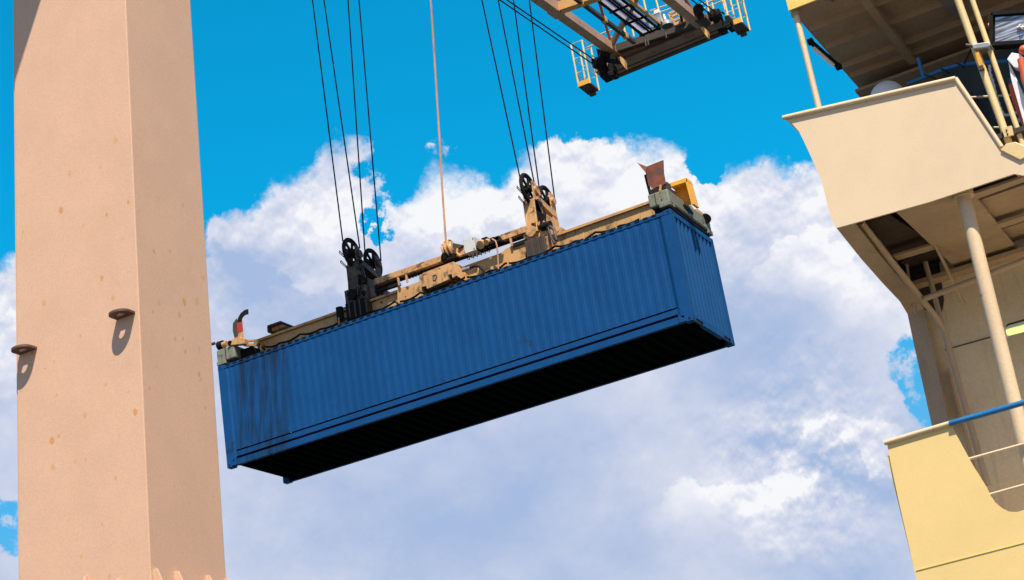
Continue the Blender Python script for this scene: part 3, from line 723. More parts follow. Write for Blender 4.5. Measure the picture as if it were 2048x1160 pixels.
    # valves right of it
    rr = random.Random(3); m = MB(); m2 = MB()
    for k in range(16):
        t = rr.random(); px = 956 + t * 48; py = 494 - t * 14 + rr.uniform(-9, 4); s_ = rr.uniform(.035, .075)
        c = PY(px, py, 33.15); (m if k % 3 else m2).box(c.x - s_, c.x + s_, 33.1, 33.3, c.z - s_, c.z + s_)
    m.cyl(PY(958, 496, 33.1), PY(1004, 481, 33.1), .05, 10)
    m.build('valve_block', BLACK, root, bevel=.01); 
    MB().cyl(PY(960, 490, 32.98), PY(965, 488, 33.1), .10, 12).build('valve_cap', SPRT, root, smooth=True)
    MB().cyl(PY(972, 485, 33.0), PY(976, 483, 33.1), .07, 12).build('valve_cap', SPRT, root, smooth=True)
    m = MB()
    for k in range(6):
        px = 934 + k * 8; py = 512 - k * 3
        m.tube([PY(px, py, 33.2), PY(px + 1, py + 6, 33.2), PY(px + 5, py + 7, 33.2), PY(px + 7, py, 33.2)], .011, 6)
    m.build('wiring', BLACK, root)
    MB().tube([PY(*p, 33.0) for p in ((984, 478), (991, 482), (994, 492), (996, 515), (997, 538))], .018, 8).build('looped_cable', CABLE, root, smooth=True)
    MB().tube([PY(*p, 32.95) for p in ((926, 541), (936, 538), (948, 533), (958, 533), (966, 541), (971, 549))], .028, 8).build('black_hose', BLACK, root, smooth=True)
    MB().cyl(PY(925, 541, 32.95), PY(940, 536, 32.95), .045, 12).build('hose_coupling', STEEL, root, smooth=True)
    return root
headblock()

# ------------------------------------------------------------------ ropes
def rope(x0, y0_, x1, y1_, yplane, ext, r, label, grp, seg=8):
    p = PY(x1, y1_, yplane); q = PY(x0, y0_, yplane); q2 = p + (q - p) * ext
    n = 12; m = MB().tube([p.lerp(q2, i / n) for i in range(n + 1)], r, seg)
    return tag(m.build('hoist_rope', ROPE, smooth=True), label, 'wire rope', grp)
HR = 'hoist ropes above the headblock'
names1 = ['outermost left', 'second from the left', 'third from the left', 'rightmost']
for k, (a, b, c, d, y) in enumerate(((625, 0, 685.5, 482, 33.05), (648, 0, 719.5, 496, 33.74), (696, 0, 730.5, 512, 33.99), (718, 0, 762, 522, 34.68))):
    rope(a, b, c, d, y, 1.5, .0175, 'black wire rope rising from the left sheave tower, %s of its four' % names1[k], HR)
for k, (a, b, c, d, y) in enumerate(((963.8, 0, 1040.5, 358, 33.03), (996.5, 0, 1070, 374, 33.72), (1027, 0, 1080, 388, 33.97), (1058.6, 0, 1109, 396, 34.66))):
    rope(a, b, c, d, y, 1.75, .0175, 'black wire rope rising from the right sheave tower, %s of its four' % names1[k], HR)
p = [(858, -60), (861.5, 0), (868, 100), (873.5, 190), (878, 260), (881.5, 320), (884, 370), (888, 430), (892, 484)]
q = [PY(*a, 33.25) for a in p]; q = [q[0] + (q[0] - q[1]) * 6] + q
cb = MB().tube(q, .024, 8).build('power_cable', CABLE, smooth=True)
tag(cb, 'orange brown power cable hanging between the two groups of ropes down to the cable basket', 'cable')

# ------------------------------------------------------------------ crane boom at the top
def boom():
    sl = .0875
    root = thing('crane_boom', (-15.8, 47, 27.0), 'brown and yellow lattice crane boom tip with railed platforms, at the top of the picture', 'crane boom')
    E1 = PY(1226, 101, 47); E2 = PY(1397, 44, 47)
    def along(e, d): return V((e.x, e.y - d, e.z - d * sl))
    for e in (E1, E2):
        MB().beam(along(e, -.3), along(e, 17), .30, .30).build('chord', BOOM, root, bevel=.01)
        MB().beam(along(e, .1) + V((.155, 0, -.0)), along(e, -.28) + V((.155, 0, 0)), .02, .31).build('chord_end_plate', BOOMY, root)
    # node collar and cross beams
    def cross(d, mat, w, h, dz=0): 
        a, b = along(E1, d), along(E2, d); a.x += .15; b.x -= .15
        return MB().beam(a + V((0, 0, dz)), b + V((0, 0, dz)), w, h, (0, 0, 1))
    cross(.0, BOOM, .22, .26).build('cross_beam', DARK, root)
    for d in (4.25, 8.5, 12.75):
        cross(d, BOOMY, .28, .30).build('cross_beam', BOOMY, root)
        a = along(E1, d); MB().beam(a + V((.0, -.3, -.03)), a + V((.0, .3, .02)), .34, .34).build('node_collar', BOOM, root)
    # bracing
    zt = 2.6
    for (d0, d1) in ((.2, 4.2), (8.4, 4.4), (8.6, 12.6)):
        MB().beam(along(E1, d0) + V((.1, 0, .16)), along(E2, d1) + V((0, 0, .0)), .14, .16).build('diagonal_brace', BOOM, root)
    top1 = [along(E1, d) + V((.5, 0, zt)) for d in (2.1, 6.3, 10.5)]
    top2 = [along(E2, d) + V((-.5, 0, zt)) for d in (2.1, 6.3, 10.5)]
    for tp, e in ((top1, E1), (top2, E2)):
        MB().beam(tp[0], tp[2], .2, .2).build('upper_chord', BOOM, root)
        for k, d in enumerate((0.1, 4.2, 4.3, 8.4, 8.6, 12.7)):
            MB().beam(along(e, d) + V((.02, 0, .14)), tp[k // 2], .085, .085).build('lattice_brace', REDB, root)
    # end girder: deep dark box seen from below
    ga, gb = PY(1213, 166, 48.0), PY(1458, 66, 48.0)
    def zz(x): return ga.z + (gb.z - ga.z) * (x - ga.x) / (gb.x - ga.x)
    def slant(x0, x1, y0, y1, dz0, dz1):
        return MB().hexa([(x0, y0, zz(x0) + dz0), (x1, y0, zz(x1) + dz0), (x1, y1, zz(x1) + dz0), (x0, y1, zz(x0) + dz0),
                          (x0, y0, zz(x0) + dz1), (x1, y0, zz(x1) + dz1), (x1, y1, zz(x1) + dz1), (x0, y1, zz(x0) + dz1)])
    xa, xb = ga.x, gb.x
    g = slant(xa, xb, 47.15, 47.96, 0.06, .14).build('end_girder', DARKB, root)
    slant(xa + .02, xb - .02, 47.17, 47.24, .142, .50).build('girder_web', DARKB, g)
    slant(xa, xb, 47.83, 48.0, -.0, .05).build('girder_lip', DARK, g)
    slant(xa + .75, xb - 1.3, 47.10, 47.15, .10, .16).build('girder_lip', DARK, g)
    slant(xa + .01, xb - .01, 47.60, 47.63, .03, .058).build('girder_seam', DARK, g)
    for px, py in ((1240, 122), (1405, 62)):
        c = PY(px, py, 46.6); MB().prism([c + V((-.06, 0, .16)), c + V((.06, 0, .14)), c + V((.15, 0, -.05)), c + V((.12, 0, -.30)), c + V((.03, 0, -.08))], (0, .18, 0)).build('hanger_lug', BOOMY, root)
    # sheave clusters at each end of the girder
    def cluster(cx, cy, name):
        m = MB(); c = PY(cx, cy, 46.6)
        m.cyl(c + V((-.16, -.1, .12)), c + V((.10, -.1, .12)), .22, 16); m.box(c.x - .10, c.x + .10, 46.4, 46.9, c.z - .38, c.z + .05); m.box(c.x + .2, c.x + .34, 46.5, 46.9, c.z - .40, c.z + .02); m.cyl((c.x - .1, 46.6, c.z - .3), (c.x + .34, 46.6, c.z - .3), .11, 12)
        m.cyl(c + V((-.2, .0, .30)), c + V((-.05, .0, .30)), .15, 14)
        for k in range(5): m.box(c.x - .25 + k * .11, c.x - .19 + k * .11, 46.3, 46.5, c.z + .02 * k, c.z + .3 - .05 * k)
        o = m.build('rope_sheave_block', BLACK, root, bevel=.01); return o
    cluster(1207, 136, 'a'); cluster(1439, 41, 'b')
    m = MB().prism([PY(*p, 46.5) for p in ((1192, 96), (1225, 108), (1236, 119), (1196, 114))], (0, .5, 0)); m.build('hoist_bracket', BLACK, root)
    m = MB().prism([PY(*p, 46.5) for p in ((1392, 20), (1404, 24), (1411, 34), (1400, 46), (1390, 42))], (0, .5, 0)); m.build('hoist_bracket', DARK, root)
    MB().cyl(PY(1397, 18, 46.2), PY(1397, 18, 46.5), .17, 18).build('buffer', BLACK, root, smooth=True)
    MB().ring(PY(1361, 28, 46.6), (1, .3, 0), .22, .04, 20, 8).build('hose_loop', BLACK, root, smooth=True)
    # platform cages
    def cage(front, back, hgt, floor, toe, grp):
        # front/back: px positions of the floor corners (y near / y far)
        y0 = 47.2
        f = [PY(*p, y0) for p in front]; zf = (f[0].z + f[1].z) / 2
        b = [PZ(*p, zf) for p in back]; y1 = (b[0].y + b[1].y) / 2
        f = [V((p.x, y0, zf)) for p in f]; b = [V((f[0].x, y1, zf)), V((f[1].x, y1, zf))]
        pl = MB().prism([f[0], f[1], b[1], b[0]], (0, 0, .07)).build('platform', DARK, root)
        MB().beam(f[0] + V((0, -.02, .10)), f[1] + V((0, -.02, .10)), .03, .17).build('toe_plate', HOOD, pl)
        MB().beam(b[0].lerp(f[0], .0) + V((.1, -.1, -.09)), b[1] + V((-.1, -.1, -.09)), .12, .10).build('platform_joist', DARK, pl)
        for p in (f[0], f[1], b[0], b[1]): MB().cyl(p, p + V((0, 0, hgt)), .03, 8).build('rail_post', RAILY, pl)
        for t in (.33, .66, 1.0):
            q_ = [p + V((0, 0, hgt * t)) for p in (f[0], f[1], b[1], b[0])]
            MB().tube(q_, .018, 6, True).build('guard_rail', RAILY, pl)
        MB().cyl(f[0] + V((0, 0, hgt * .33)), b[0] + V((0, 0, 0.05)), .014, 6).build('rail_brace', RAILY, pl); MB().cyl(f[1] + V((0, 0, hgt * .66)), b[1] + V((0, 0, hgt * .33)), .014, 6).build('rail_brace', RAILY, pl)
    cage(((1158, 176), (1180, 166)), ((1181, 189), (1204, 178)), 1.62, 0, 0, '')
    cage(((1461, 55), (1484, 44)), ((1480, 70), (1504, 59)), 1.62, 0, 0, '')
    # rails between the cages, above the girder
    for (a, b) in (((1176, 78), (1270, 42)), ((1172, 96), (1235, 70)), ((1300, 22), (1352, 4)), ((1305, 30), (1356, 12)), ((1236, 97), (1290, 76)), ((1238, 103), (1288, 84)),
                   ((1262, 101), (1300, 86)), ((1265, 96), (1296, 84)), ((1330, 72), (1380, 48)), ((1338, 66), (1372, 52)), ((1396, 22), (1482, -14)), ((1404, 48), (1420, 42)), ((1400, 10), (1450, -8))):
        MB().cyl(PY(*a, 47.6), PY(*b, 47.6), .022, 6).build('guard_rail', RAILY, root)
    for (a, b) in (((1248, 55), (1254, 80)), ((1263, 50), (1268, 73)), ((1286, -5), (1295, 33)), ((1312, 0), (1318, 22)), ((1325, 62), (1327, 70)), ((1270, 88), (1272, 98)), ((1382, 46), (1384, 56)),
                   ((1412, -8), (1420, 40)), ((1424, 6), (1430, 30)), ((1443, -6), (1460, 52))):
        MB().cyl(PY(*a, 47.5), PY(*b, 47.5), .030, 6).build('rail_post', RAILY, root)
    for (a, b) in (((1290, 78), (1292, 92)), ((1295, 76), (1297, 90)), ((1330, 60), (1333, 76)), ((1368, 46), (1371, 60))): MB().cyl(PY(*a, 46.9), PY(*b, 46.9), .03, 6).build('girder_hanger', DARK, root)
    # walkway of pale sheets between dark bars
    z = 28.25
    A, B = PZ(1284, 66, z), PZ(1314, 51, z)
    w = MB().prism([V((A.x, 46.4, z)), V((B.x, 46.4, z)), V((B.x, 34, z - 1.0)), V((A.x, 34, z - 1.0))], (0, 0, .02)).build('walkway', GRATE, root)
    m = MB()
    def wl(x, y): return V((x, y, z - .06 - (46.4 - y) * 1.0 / 12.4))
    for k in range(11): m.beam(wl(A.x - .1, 46.3 - k * 1.15), wl(B.x + .1, 46.3 - k * 1.15), .05, .06)
    for t in (.0, .45, .62, 1.0): m.beam(wl(A.x + (B.x - A.x) * t, 46.4), wl(A.x + (B.x - A.x) * t, 34), .04 if 0 < t < 1 else .08, .05)
    m.build('walkway_bar', BLACK, w)
    MB().beam(wl(B.x + .16, 46.6), wl(B.x + .16, 34), .10, .10).build('walkway_stringer', BOOMY, w)
    MB().beam(wl(A.x - .42, 46.6), wl(A.x - .42, 34), .12, .12).build('walkway_stringer', DARK, w)
    for k in range(5): MB().box(A.x - .5, A.x - .34, 45.8 - k * 1.6, 45.95 - k * 1.6, z - .2 - k * .13, z - .02 - k * .13).build('clamp', BOOMY, w)
    # platform box frames near the right chord
    m = MB()
    for (a, b) in (((1338, 28), (1352, 22)), ((1342, 34), (1362, 26)), ((1346, 42), (1368, 34)), ((1348, 50), (1370, 40)), ((1338, 28), (1350, 48)), ((1352, 22), (1370, 42))): m.beam(PY(*a, 46.9), PY(*b, 46.9), .07, .07)
    m.prism([PY(*p, 46.8) for p in ((1349, 50), (1366, 38), (1370, 42), (1352, 50))], (0, .1, 0))
    m.build('ladder_frame', BOOMY, root)
    return root
boom()
# lamp and camera box hung on the boom
c = PY(1335, 51, 46.2)
t = thing('floodlamp', (c.x, c.y, c.z), 'round grey lamp with a wide shade hanging under the boom walkway', 'lamp')
MB().tube([c + V((0, 0, -.02)), c + V((0, 0, .05)), c + V((-.02, 0, .16)), c + V((-.04, 0, .24)), c + V((-.05, 0, .40))], [.20, .20, .10, .07, .06], 20).build('lamp_shade', STEEL, t, smooth=True)
MB().cyl(c + V((0, 0, -.03)), c + V((0, 0, -.022)), .18, 20).build('lamp_glass', DRKGREEN, t)
c = PY(1316, 28, 46.0)
t = thing('control_box', (c.x, c.y, c.z - .2), 'small grey and white electrical box beside the round lamp on the boom', 'electrical box')
MB().box(c.x - .09, c.x + .09, 45.95, 46.1, c.z - .32, c.z).build('body', STEEL, t, bevel=.01)
MB().box(c.x - .10, c.x + .08, 45.93, 46.08, c.z + .002, c.z + .14).build('lid', WHITE, t, bevel=.01)
MB().cyl((c.x - .02, 45.92, c.z - .46), (c.x - .02, 45.92, c.z - .34), .05, 8).build('plug', BLACK, t)
TR = 'trolley ropes running to the boom tip'
for k, (a, b, c_, d, lab) in enumerate(((1000, 0, 1190, 131, 'lower of two thin dark ropes slanting down to the left end of the boom girder'),
                         (1014, 0, 1199, 127, 'upper of two thin dark ropes slanting down to the left end of the boom girder'),
                         (1384, 0, 1430, 36, 'lower of two thin dark ropes slanting to the right end of the boom girder'),
                         (1399, 0, 1438, 30, 'upper of two thin dark ropes slanting to the right end of the boom girder'))):
    e = PY(c_, d, 46.6); s_ = _on(a, b, 1, 46.6 - 6.2 if k < 2 else 45.0)
    q = e + (s_ - e) * 2.2; m = MB().tube([e.lerp(q, i / 10) for i in range(11)], .022, 6)
    tag(m.build('trolley_rope', ROPE, smooth=True), lab, 'wire rope', TR)

# added unseen box beyond the top edge, placed to shade the left sheave tower
def shade_box():
    # centre found by following the sun's rays back from the left tower
    t = thing('added_shade_box', (-15.7, 27.1, 29.7), 'peach box added high above, unseen, to shade the left sheave tower', 'shade blocker')
    MB().box(-17.35, -14.05, 25.82, 28.4, 29.7, 31.4).build('shade_box_body', LEG, t, bevel=.03)
    MB().box(-17.1, -14.4, 25.80, 25.818, 30.0, 31.1).build('window', DRKGREEN, t)  # dark panel dressing the added box
    MB().box(-17.45, -14.0, 25.75, 28.5, 31.4, 31.55).build('roof', LEG, t)  # lid of the added box
shade_box()

# ------------------------------------------------------------------ ship superstructure
SY = 19.0
def ship():
    root = thing('ship_superstructure', (5, 24, 0), 'cream and yellow ship bridge wing with overhanging decks, at the right edge', 'ship')
    # hull and body behind
    xe = -4.66
    MB().box(xe, 40, SY + .02, 34, -4, 2.2).build('hull', YELLOW, root)
    # ---- upper bulwark (cream)
    out = [(1569, 237), (1583, 246), (1598, 263), (1608, 283), (1620, 309), (1633, 338), (1643, 362), (1650, 388), (1655, 412), (1663, 436), (1673, 456),
           (1860, 403.5), (2028, 347.5), (2046, 351), (2090, 338), (2090, 300), (2047, 287), (2004, 297), (1912, 158)]
    MB().prism([PY(*p, SY) for p in out], (0, .03, 0)).build('upper_bulwark', CREAM, root)
    MB().tube([PY(1566, 236, SY - .012), PY(1740, 196, SY - .012), PY(1911, 157, SY - .012)], .031, 12).build('upper_cap_rail', PIPE, root, smooth=True)
    MB().tube([PY(1911, 157, SY), PY(1960, 229, SY), PY(2003, 294, SY)], .028, 12).build('sloping_cap_rail', PIPE, root, smooth=True)
    b0, b1 = PY(1573, 239, SY), PY(1673, 456, SY)
    ub, ut = PY(2090, 338, SY), PY(2090, 300, SY)
    MB().box(ub.x, 4, SY, SY + .03, ub.z, ut.z).build('upper_bulwark', CREAM, root)
    # aft return of the wing
    zs = b1.z + .01
    rt = [PY(*p, SY + .032) for p in out[:11]]
    n = len(rt); yb = 21.55
    m = MB(); vs = []; fs = []
    for p in rt: vs += [p, V((p.x, yb, p.z))]
    for i in range(n - 1): fs.append((2 * i, 2 * i + 1, 2 * i + 3, 2 * i + 2))
    # give it thickness
    vs2 = [V(v) + V((.03, 0, 0)) for v in vs]; o = len(vs)
    fs2 = [tuple(i + o for i in reversed(f)) for f in fs]
    m.add(vs + vs2, fs + fs2 + [(0, 1, 1 + o, o), (2 * n - 2, 2 * n - 2 + o, 2 * n - 1 + o, 2 * n - 1)])
    m.build('aft_bulwark', CREAM, root)
    # ---- soffit of the upper deck: high plating, lower flanges
    xL = b1.x + .03
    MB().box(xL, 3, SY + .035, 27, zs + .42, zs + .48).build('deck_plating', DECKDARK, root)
    fl = MB()
    Zf = zs + .02
    def quad(name, pts, mat, th=.03, z=Zf):
        return MB().prism([PZ(*p, z) for p in pts], (0, 0, th)).build(name, mat, root)
    # wide central flange, edge strips and stiffeners, all laid out on the soffit plane
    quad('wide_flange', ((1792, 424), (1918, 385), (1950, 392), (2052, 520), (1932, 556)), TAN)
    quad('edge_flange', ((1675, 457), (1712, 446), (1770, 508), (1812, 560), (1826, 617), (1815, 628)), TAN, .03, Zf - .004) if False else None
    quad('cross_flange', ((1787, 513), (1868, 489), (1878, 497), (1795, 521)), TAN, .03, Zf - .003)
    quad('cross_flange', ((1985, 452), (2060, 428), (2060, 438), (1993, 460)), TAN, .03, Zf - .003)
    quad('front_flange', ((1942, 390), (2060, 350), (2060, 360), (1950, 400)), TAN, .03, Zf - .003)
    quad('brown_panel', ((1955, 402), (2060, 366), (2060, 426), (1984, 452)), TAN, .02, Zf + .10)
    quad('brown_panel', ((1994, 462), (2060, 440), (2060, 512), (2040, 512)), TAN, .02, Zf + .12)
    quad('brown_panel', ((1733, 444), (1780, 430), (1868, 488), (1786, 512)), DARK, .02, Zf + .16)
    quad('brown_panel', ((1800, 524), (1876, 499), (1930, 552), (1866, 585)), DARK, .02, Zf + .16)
    # hook under the deck edge at right
    MB().tube([PZ(2031, 341, zs - .02), PZ(2033, 348, zs - .02), PZ(2038, 352, zs - .02), PZ(2042, 346, zs - .02)], .012, 8).build('rope_hook', RAILY, root, smooth=True)
    # ---- aft knee bracket: diagonal from the wing edge down to the inner wall, then straight down
    X = b1.x
    path_o = [(1673, 456), (1720, 515), (1765, 566), (1800, 603), (1815, 628), (1828, 690), (1848, 780), (1866, 862)]
    path = [PX(*p, X) for p in path_o]
    w = .22; m = MB()
    for i in range(len(path) - 1):
        a, b = path[i], path[i + 1]
        m.hexa([a, a + V((w, 0, 0)), b + V((w, 0, 0)), b, a + V((0, .03, .02)), a + V((w, .03, .02)), b + V((w, .03, .02)), b + V((0, .03, .02))])
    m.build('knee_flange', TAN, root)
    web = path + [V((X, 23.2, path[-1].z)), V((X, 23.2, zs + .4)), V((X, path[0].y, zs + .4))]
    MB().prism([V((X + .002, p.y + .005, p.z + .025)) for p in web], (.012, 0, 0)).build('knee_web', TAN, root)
    # second rib inside, deeper
    q = [PX(*p, X + .75) for p in ((1760, 500), (1812, 560), (1835, 612), (1852, 640))]
    MB().beam(V((X + .75, 20.2, zs + .35)), V((X + .75, 21.6, zs - .55)), .03, .06).build('inner_rib', TAN, root)
    # ---- inner wall
    yw = 21.80
    wl = MB().box(X + .03, 8, yw + .0, yw + .06, 1.0, zs + .42)
    wl.build('inner_wall', OLIVE, root)
    MB().prism([PY(*p, yw - .012) for p in ((1745, 468), (1872, 468), (1880, 540), (1888, 600), (1880, 646), (1858, 622), (1826, 612))], (0, .008, 0)).build('opening_shade_panel', DECKDARK, root)  # flat near-black panel: the opening's shade put into its colour
    for z_ in (7.02,):
        s0 = PY(1838, 722, yw - .002)
    MB().beam(PY(1890, 700, yw - .004), PY(2060, 652, yw - .004), .012, .012).build('weld_seam', DECKDARK, root)
    MB().box(X + .31, X + .33, yw - .10, yw - .002, 5.0, 7.9).build('wall_stiffener', TAN, root)
    MB().box(X + .03, 8, yw - .22, yw - .002, zs - .10, zs - .04).build('wall_ledge', TAN, root)
    # ---- pipes under the deck
    def pip(name, pts, r, mat):
        # rounded corners
        out_ = [pts[0]]
        for i in range(1, len(pts) - 1):
            a, b, c = pts[i - 1], pts[i], pts[i + 1]
            d1 = (a - b); d2 = (c - b); k = min(.12, d1.length * .4, d2.length * .4); p1 = b + d1.normalized() * k; p2 = b + d2.normalized() * k
            for t in (0, .25, .5, .75, 1): out_.append(p1.lerp(b, t).lerp(b.lerp(p2, t), t))
        out_.append(pts[-1])
        return MB().tube(out_, r, 14).build(name, mat, root, smooth=True)
    pip('drain_pipe', [PY(1722, 444, 19.25), PY(1778, 516, 20.1), PY(1845, 600, 21.1), PY(1886, 652, 21.35), PY(1916, 760, 21.35), PY(1952, 890, 21.35), PY(1975, 970, 21.35)], .040, TAN)
    pip('cross_pipe', [PY(1848, 598, 21.0), PY(1950, 559, 21.0), PY(2070, 512, 21.0)], .038, TAN)
    pip('stub_pipe', [PY(1850, 524, 21.4), PY(1866, 580, 21.4), PY(1884, 648, 21.4)], .034, TAN)
    pip('small_pipe', [PY(1812, 520, 21.5), PY(1820, 575, 21.5), PY(1832, 628, 21.5)], .02, TAN)
    # ---- round column
    ct = PY(1927, 392, 19.28); cbm = PY(2047, 880, 19.28)
    dz = (cbm - ct); MB().cyl(ct, V((ct.x + .0, 19.28, 2.0)) if False else ct + dz * 2.2, .083, 28).build('deck_column', PIPE, root, smooth=True)
    MB().cyl(ct + V((0, 0, -.02)), ct + V((0, 0, .06)), .125, 24).build('column_collar', PIPE, root, smooth=True)
    # ---- lower bulwark (yellow)
    lo = [(1774, 887), (1783, 935), (1797, 1000), (1814, 1075), (1833, 1160), (1850, 1236), (2300, 1130), (2300, 955), (2048, 1020), (2033, 1024), (2018, 1023), (2004, 1016),
          (1990, 1005), (1980, 990), (1973, 975), (1945, 930), (1922, 888), (1902, 850)]
    MB().prism([PY(*p, SY) for p in lo], (0, .03, 0)).build('lower_bulwark', YELLOW, root)
    l0 = PY(1850, 1236, SY)
    MB().box(l0.x, 30, SY + .003, SY + .033, 2.2, l0.z - .02).build('side_plating', YELLOW, root)
    MB().box(l0.x + .0, l0.x + .03, SY + .033, 33, 2.2, 6.35).build('aft_plating', YELLOW, root)
    MB().beam(PY(1832, 1141, SY - .002), PY(2060, 1082, SY - .002), .012, .010).build('weld_seam', BRIGHT, root)
    MB().tube([PY(1769, 886, SY - .01), PY(1835, 866, SY - .01), PY(1899, 847, SY - .01)], .030, 12).build('lower_cap_rail', PIPE, root, smooth=True)
    MB().tube([PY(1899, 847, SY - .03), PY(1975, 826, SY - .03), PY(2075, 797, SY - .03)], .034, 12).build('blue_handrail', BLUE, root, smooth=True)
    MB().cyl(PY(1934, 919, SY + .02), PY(2080, 879, SY + .02), .016, 8).build('guard_rail', PIPE, root)
    MB().cyl(PY(1972, 991, SY + .02), PY(2080, 961, SY + .02), .016, 8).build('guard_rail', PIPE, root)
    MB().box(l0.x + .05, 8, SY + .04, 21.6, l0.z + .2, l0.z + .26).build('lower_deck', OLIVE, root)
    # ---- roof of the wing at the top
    r0 = PY(1577, 21, SY); zr = r0.z
    MB().box(r0.x, 4, SY, SY + .03, zr + .0, zr + .55).build('roof_fascia', BRIGHT, root)
    MB().box(r0.x - .0, r0.x + .03, SY + .032, 22.4, zr + .10, zr + .55).build('roof_fascia', BRIGHT, root)
    rb = PX(1735, 188, r0.x)
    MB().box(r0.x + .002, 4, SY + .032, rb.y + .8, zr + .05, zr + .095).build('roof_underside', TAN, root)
    m = MB()
    def rib(a, b, w_, h_):
        A, B = PZ(*a, zr + .03), PZ(*b, zr + .03); m.beam(A, B, w_, h_)
    for yy in (1, 2, 3, 4):
        y_ = PX((1610, 1641, 1674, 1690)[yy - 1], (50, 84, 120, 137)[yy - 1], r0.x).y
        m.box(r0.x + .05, 3, y_ - .02, y_ + .02, zr - .03, zr + .058)
    m.build('roof_stiffener', TAN, root)
    xa = PZ(1722, 0, zr).x; xb_ = PZ(1832, 112, zr).x; y2 = PZ(1832, 112, zr).y
    MB().box((xa + xb_) / 2 - .05, (xa + xb_) / 2 + .05, SY + .04, y2, zr - .10, zr + .057).build('roof_girder', TAN, root)
    yk = PX(1700, 148, r0.x).y
    MB().box(r0.x + .01, 3, yk, rb.y + .5, zr - .14, zr - .10).build('lower_soffit', TAN, root)
    MB().box(r0.x + .01, r0.x + .06, yk + .3, rb.y + .5, zr - .24, zr - .142).build('soffit_end', DARK, root)
    # posts between roof and bulwark
    pa, pb = PY(1592, 30, 19.12), PY(1640, 225, 19.12)
    MB().cyl(pa, pb, .038, 18).build('roof_post', PIPE, root, smooth=True)
    MB().cyl(pa + V((0, 0, -.01)), pa + V((0, 0, .06)), .06, 16).build('post_collar', TAN, root)
    # dark wheelhouse front behind the wing
    yh = 20.9
    q = [PY(*p, yh) for p in ((1725, 160), (1735, 260), (1900, 260), (2048, 300), (2120, 300), (2120, 60), (1960, 110))]
    MB().box(PY(1888, 160, yh).x, 4, yh, yh + .05, 9.5, PY(1950, 122, yh).z).build('wheelhouse_wall', DRKGREEN, root)
    MB().box(r0.x + .3, 4, 22.3, 22.36, 9.5, zr + .05).build('back_wall', TAN, root)
    MB().box(PY(1925, 140, 20.7).x, PY(1932, 140, 20.7).x, 20.6, 20.89, 9.6, 11.0).build('wall_frame', DARK, root)
    for (pts) in (((2013, 158), (2048, 150), (2060, 186), (2024, 190)), ((2022, 205), (2046, 200), (2058, 222), (2030, 226))):
        MB().prism([PY(*p, yh - .03) for p in pts], (0, .02, 0)).build('window', DRKG2, root)
    # conduit with zig-zag insulation
    pts = [(1979, 130), (1980, 145), (1986, 165), (1992, 190), (1999, 212), (2006, 228), (2012, 231), (2024, 228), (2038, 224), (2056, 218)]
    zz = []
    for i in range(len(pts) - 1):
        for k in range(4):
            t = k / 4; zz.append(PY(pts[i][0] + (pts[i + 1][0] - pts[i][0]) * t + (.8 if k % 2 else -.8), pts[i][1] + (pts[i + 1][1] - pts[i][1]) * t, 20.6))
    MB().tube(zz, .018, 6).build('wrapped_conduit', WHITE, root)
    MB().beam(PY(2028, 244, 20.5), PY(2056, 235, 20.5), .02, .06).build('bracket_plate', STEEL, root)
    MB().cyl(PY(1930, 200, 20.3), PY(1946, 196, 20.3), .012, 6).build('guard_rail', PIPE, root) if False else None
    MB().cyl(PY(1942, 195, 19.5), PY(2060, 188, 19.5), .015, 8).build('guard_rail', PIPE, root)
    MB().cyl(PY(1984, 255, 19.5), PY(2060, 255, 19.5), .013, 8).build('guard_rail', PIPE, root)
    # blue hand rail of the wing
    bp = [PY(*p, 19.9) for p in ((1815, 168), (1850, 154), (1890, 138), (1918, 130), (1955, 126), (2016, 123))]
    MB().tube(bp, .028, 12).build('blue_handrail', BLUE, root, smooth=True)
    MB().cyl(PY(1836, 116, 19.95), PY(1848, 156, 19.95), .022, 12).build('blue_stanchion', BLUE, root, smooth=True)
    for (a, b) in (((1850, 150), (1872, 158)), ((1882, 138), (1900, 147)), ((1915, 127), (1930, 136)), ((1928, 128), (1944, 96))):
        MB().tube([PY(*a, 19.84), PY((a[0] + b[0]) / 2, (a[1] + b[1]) / 2 - 1, 19.82), PY(*b, 19.84)], .010, 6).build('black_lashing', BLACK, root)
    # twin inclined tubes with clamp and plate
    def seg(a, b, y0, y1, r, name='king_tube', mat=POLE2): return MB().cyl(PY(*a, y0), PY(*b, y1), r, 18).build(name, mat, root, smooth=True)
    seg((1908, -22), (2018, 287), 19.08, 19.08, .044); seg((1937, -22), (2046, 290), 19.1, 19.1, .031)
    MB().prism([PY(*p, 18.97) for p in ((1943, 88), (1978, 83), (1981, 90), (1977, 94), (1946, 98))], (0, .2, 0)).build('silver_clamp', STEEL, root, bevel=.01)
    MB().cyl(PY(1932, 90, 19.02), PY(1945, 92, 19.02), .02, 8).build('clamp_bolt', DARK, root)
    MB().prism([PY(*p, 19.0) for p in ((2003, 256), (2023, 251), (2027, 269), (2009, 274))], (0, .03, 0)).build('tie_plate', POLE2, root)
    m = MB()
    for p in ((2013, 260), (2015, 268)): m.cyl(PY(*p, 18.985), PY(*p, 19.01), .010, 8)
    m.build('bolt', BLACK, root)
    MB().prism([PY(*p, 18.99) for p in ((1950, 106), (1957, 104), (1964, 122), (1968, 136), (1961, 139), (1955, 124))], (0, .05, 0)).build('rusty_hinge', HOOD, root, bevel=.004)
    MB().prism([PY(*p, 18.985) for p in ((1955, 133), (1965, 129), (1968, 137), (1958, 141))], (0, .04, 0)).build('hinge_pad', DARK, root)
    # saddle where the tubes land
    MB().prism([PY(*p, 18.97) for p in ((2000, 300), (2012, 287), (2030, 283), (2047, 290), (2062, 310), (2040, 320))], (0, .14, 0)).build('tube_saddle', POLE2, root, bevel=.01)
    return root
DRKG2 = paint('slate_blue_glass', (.035, .075, .09), .25, .1)
ship()

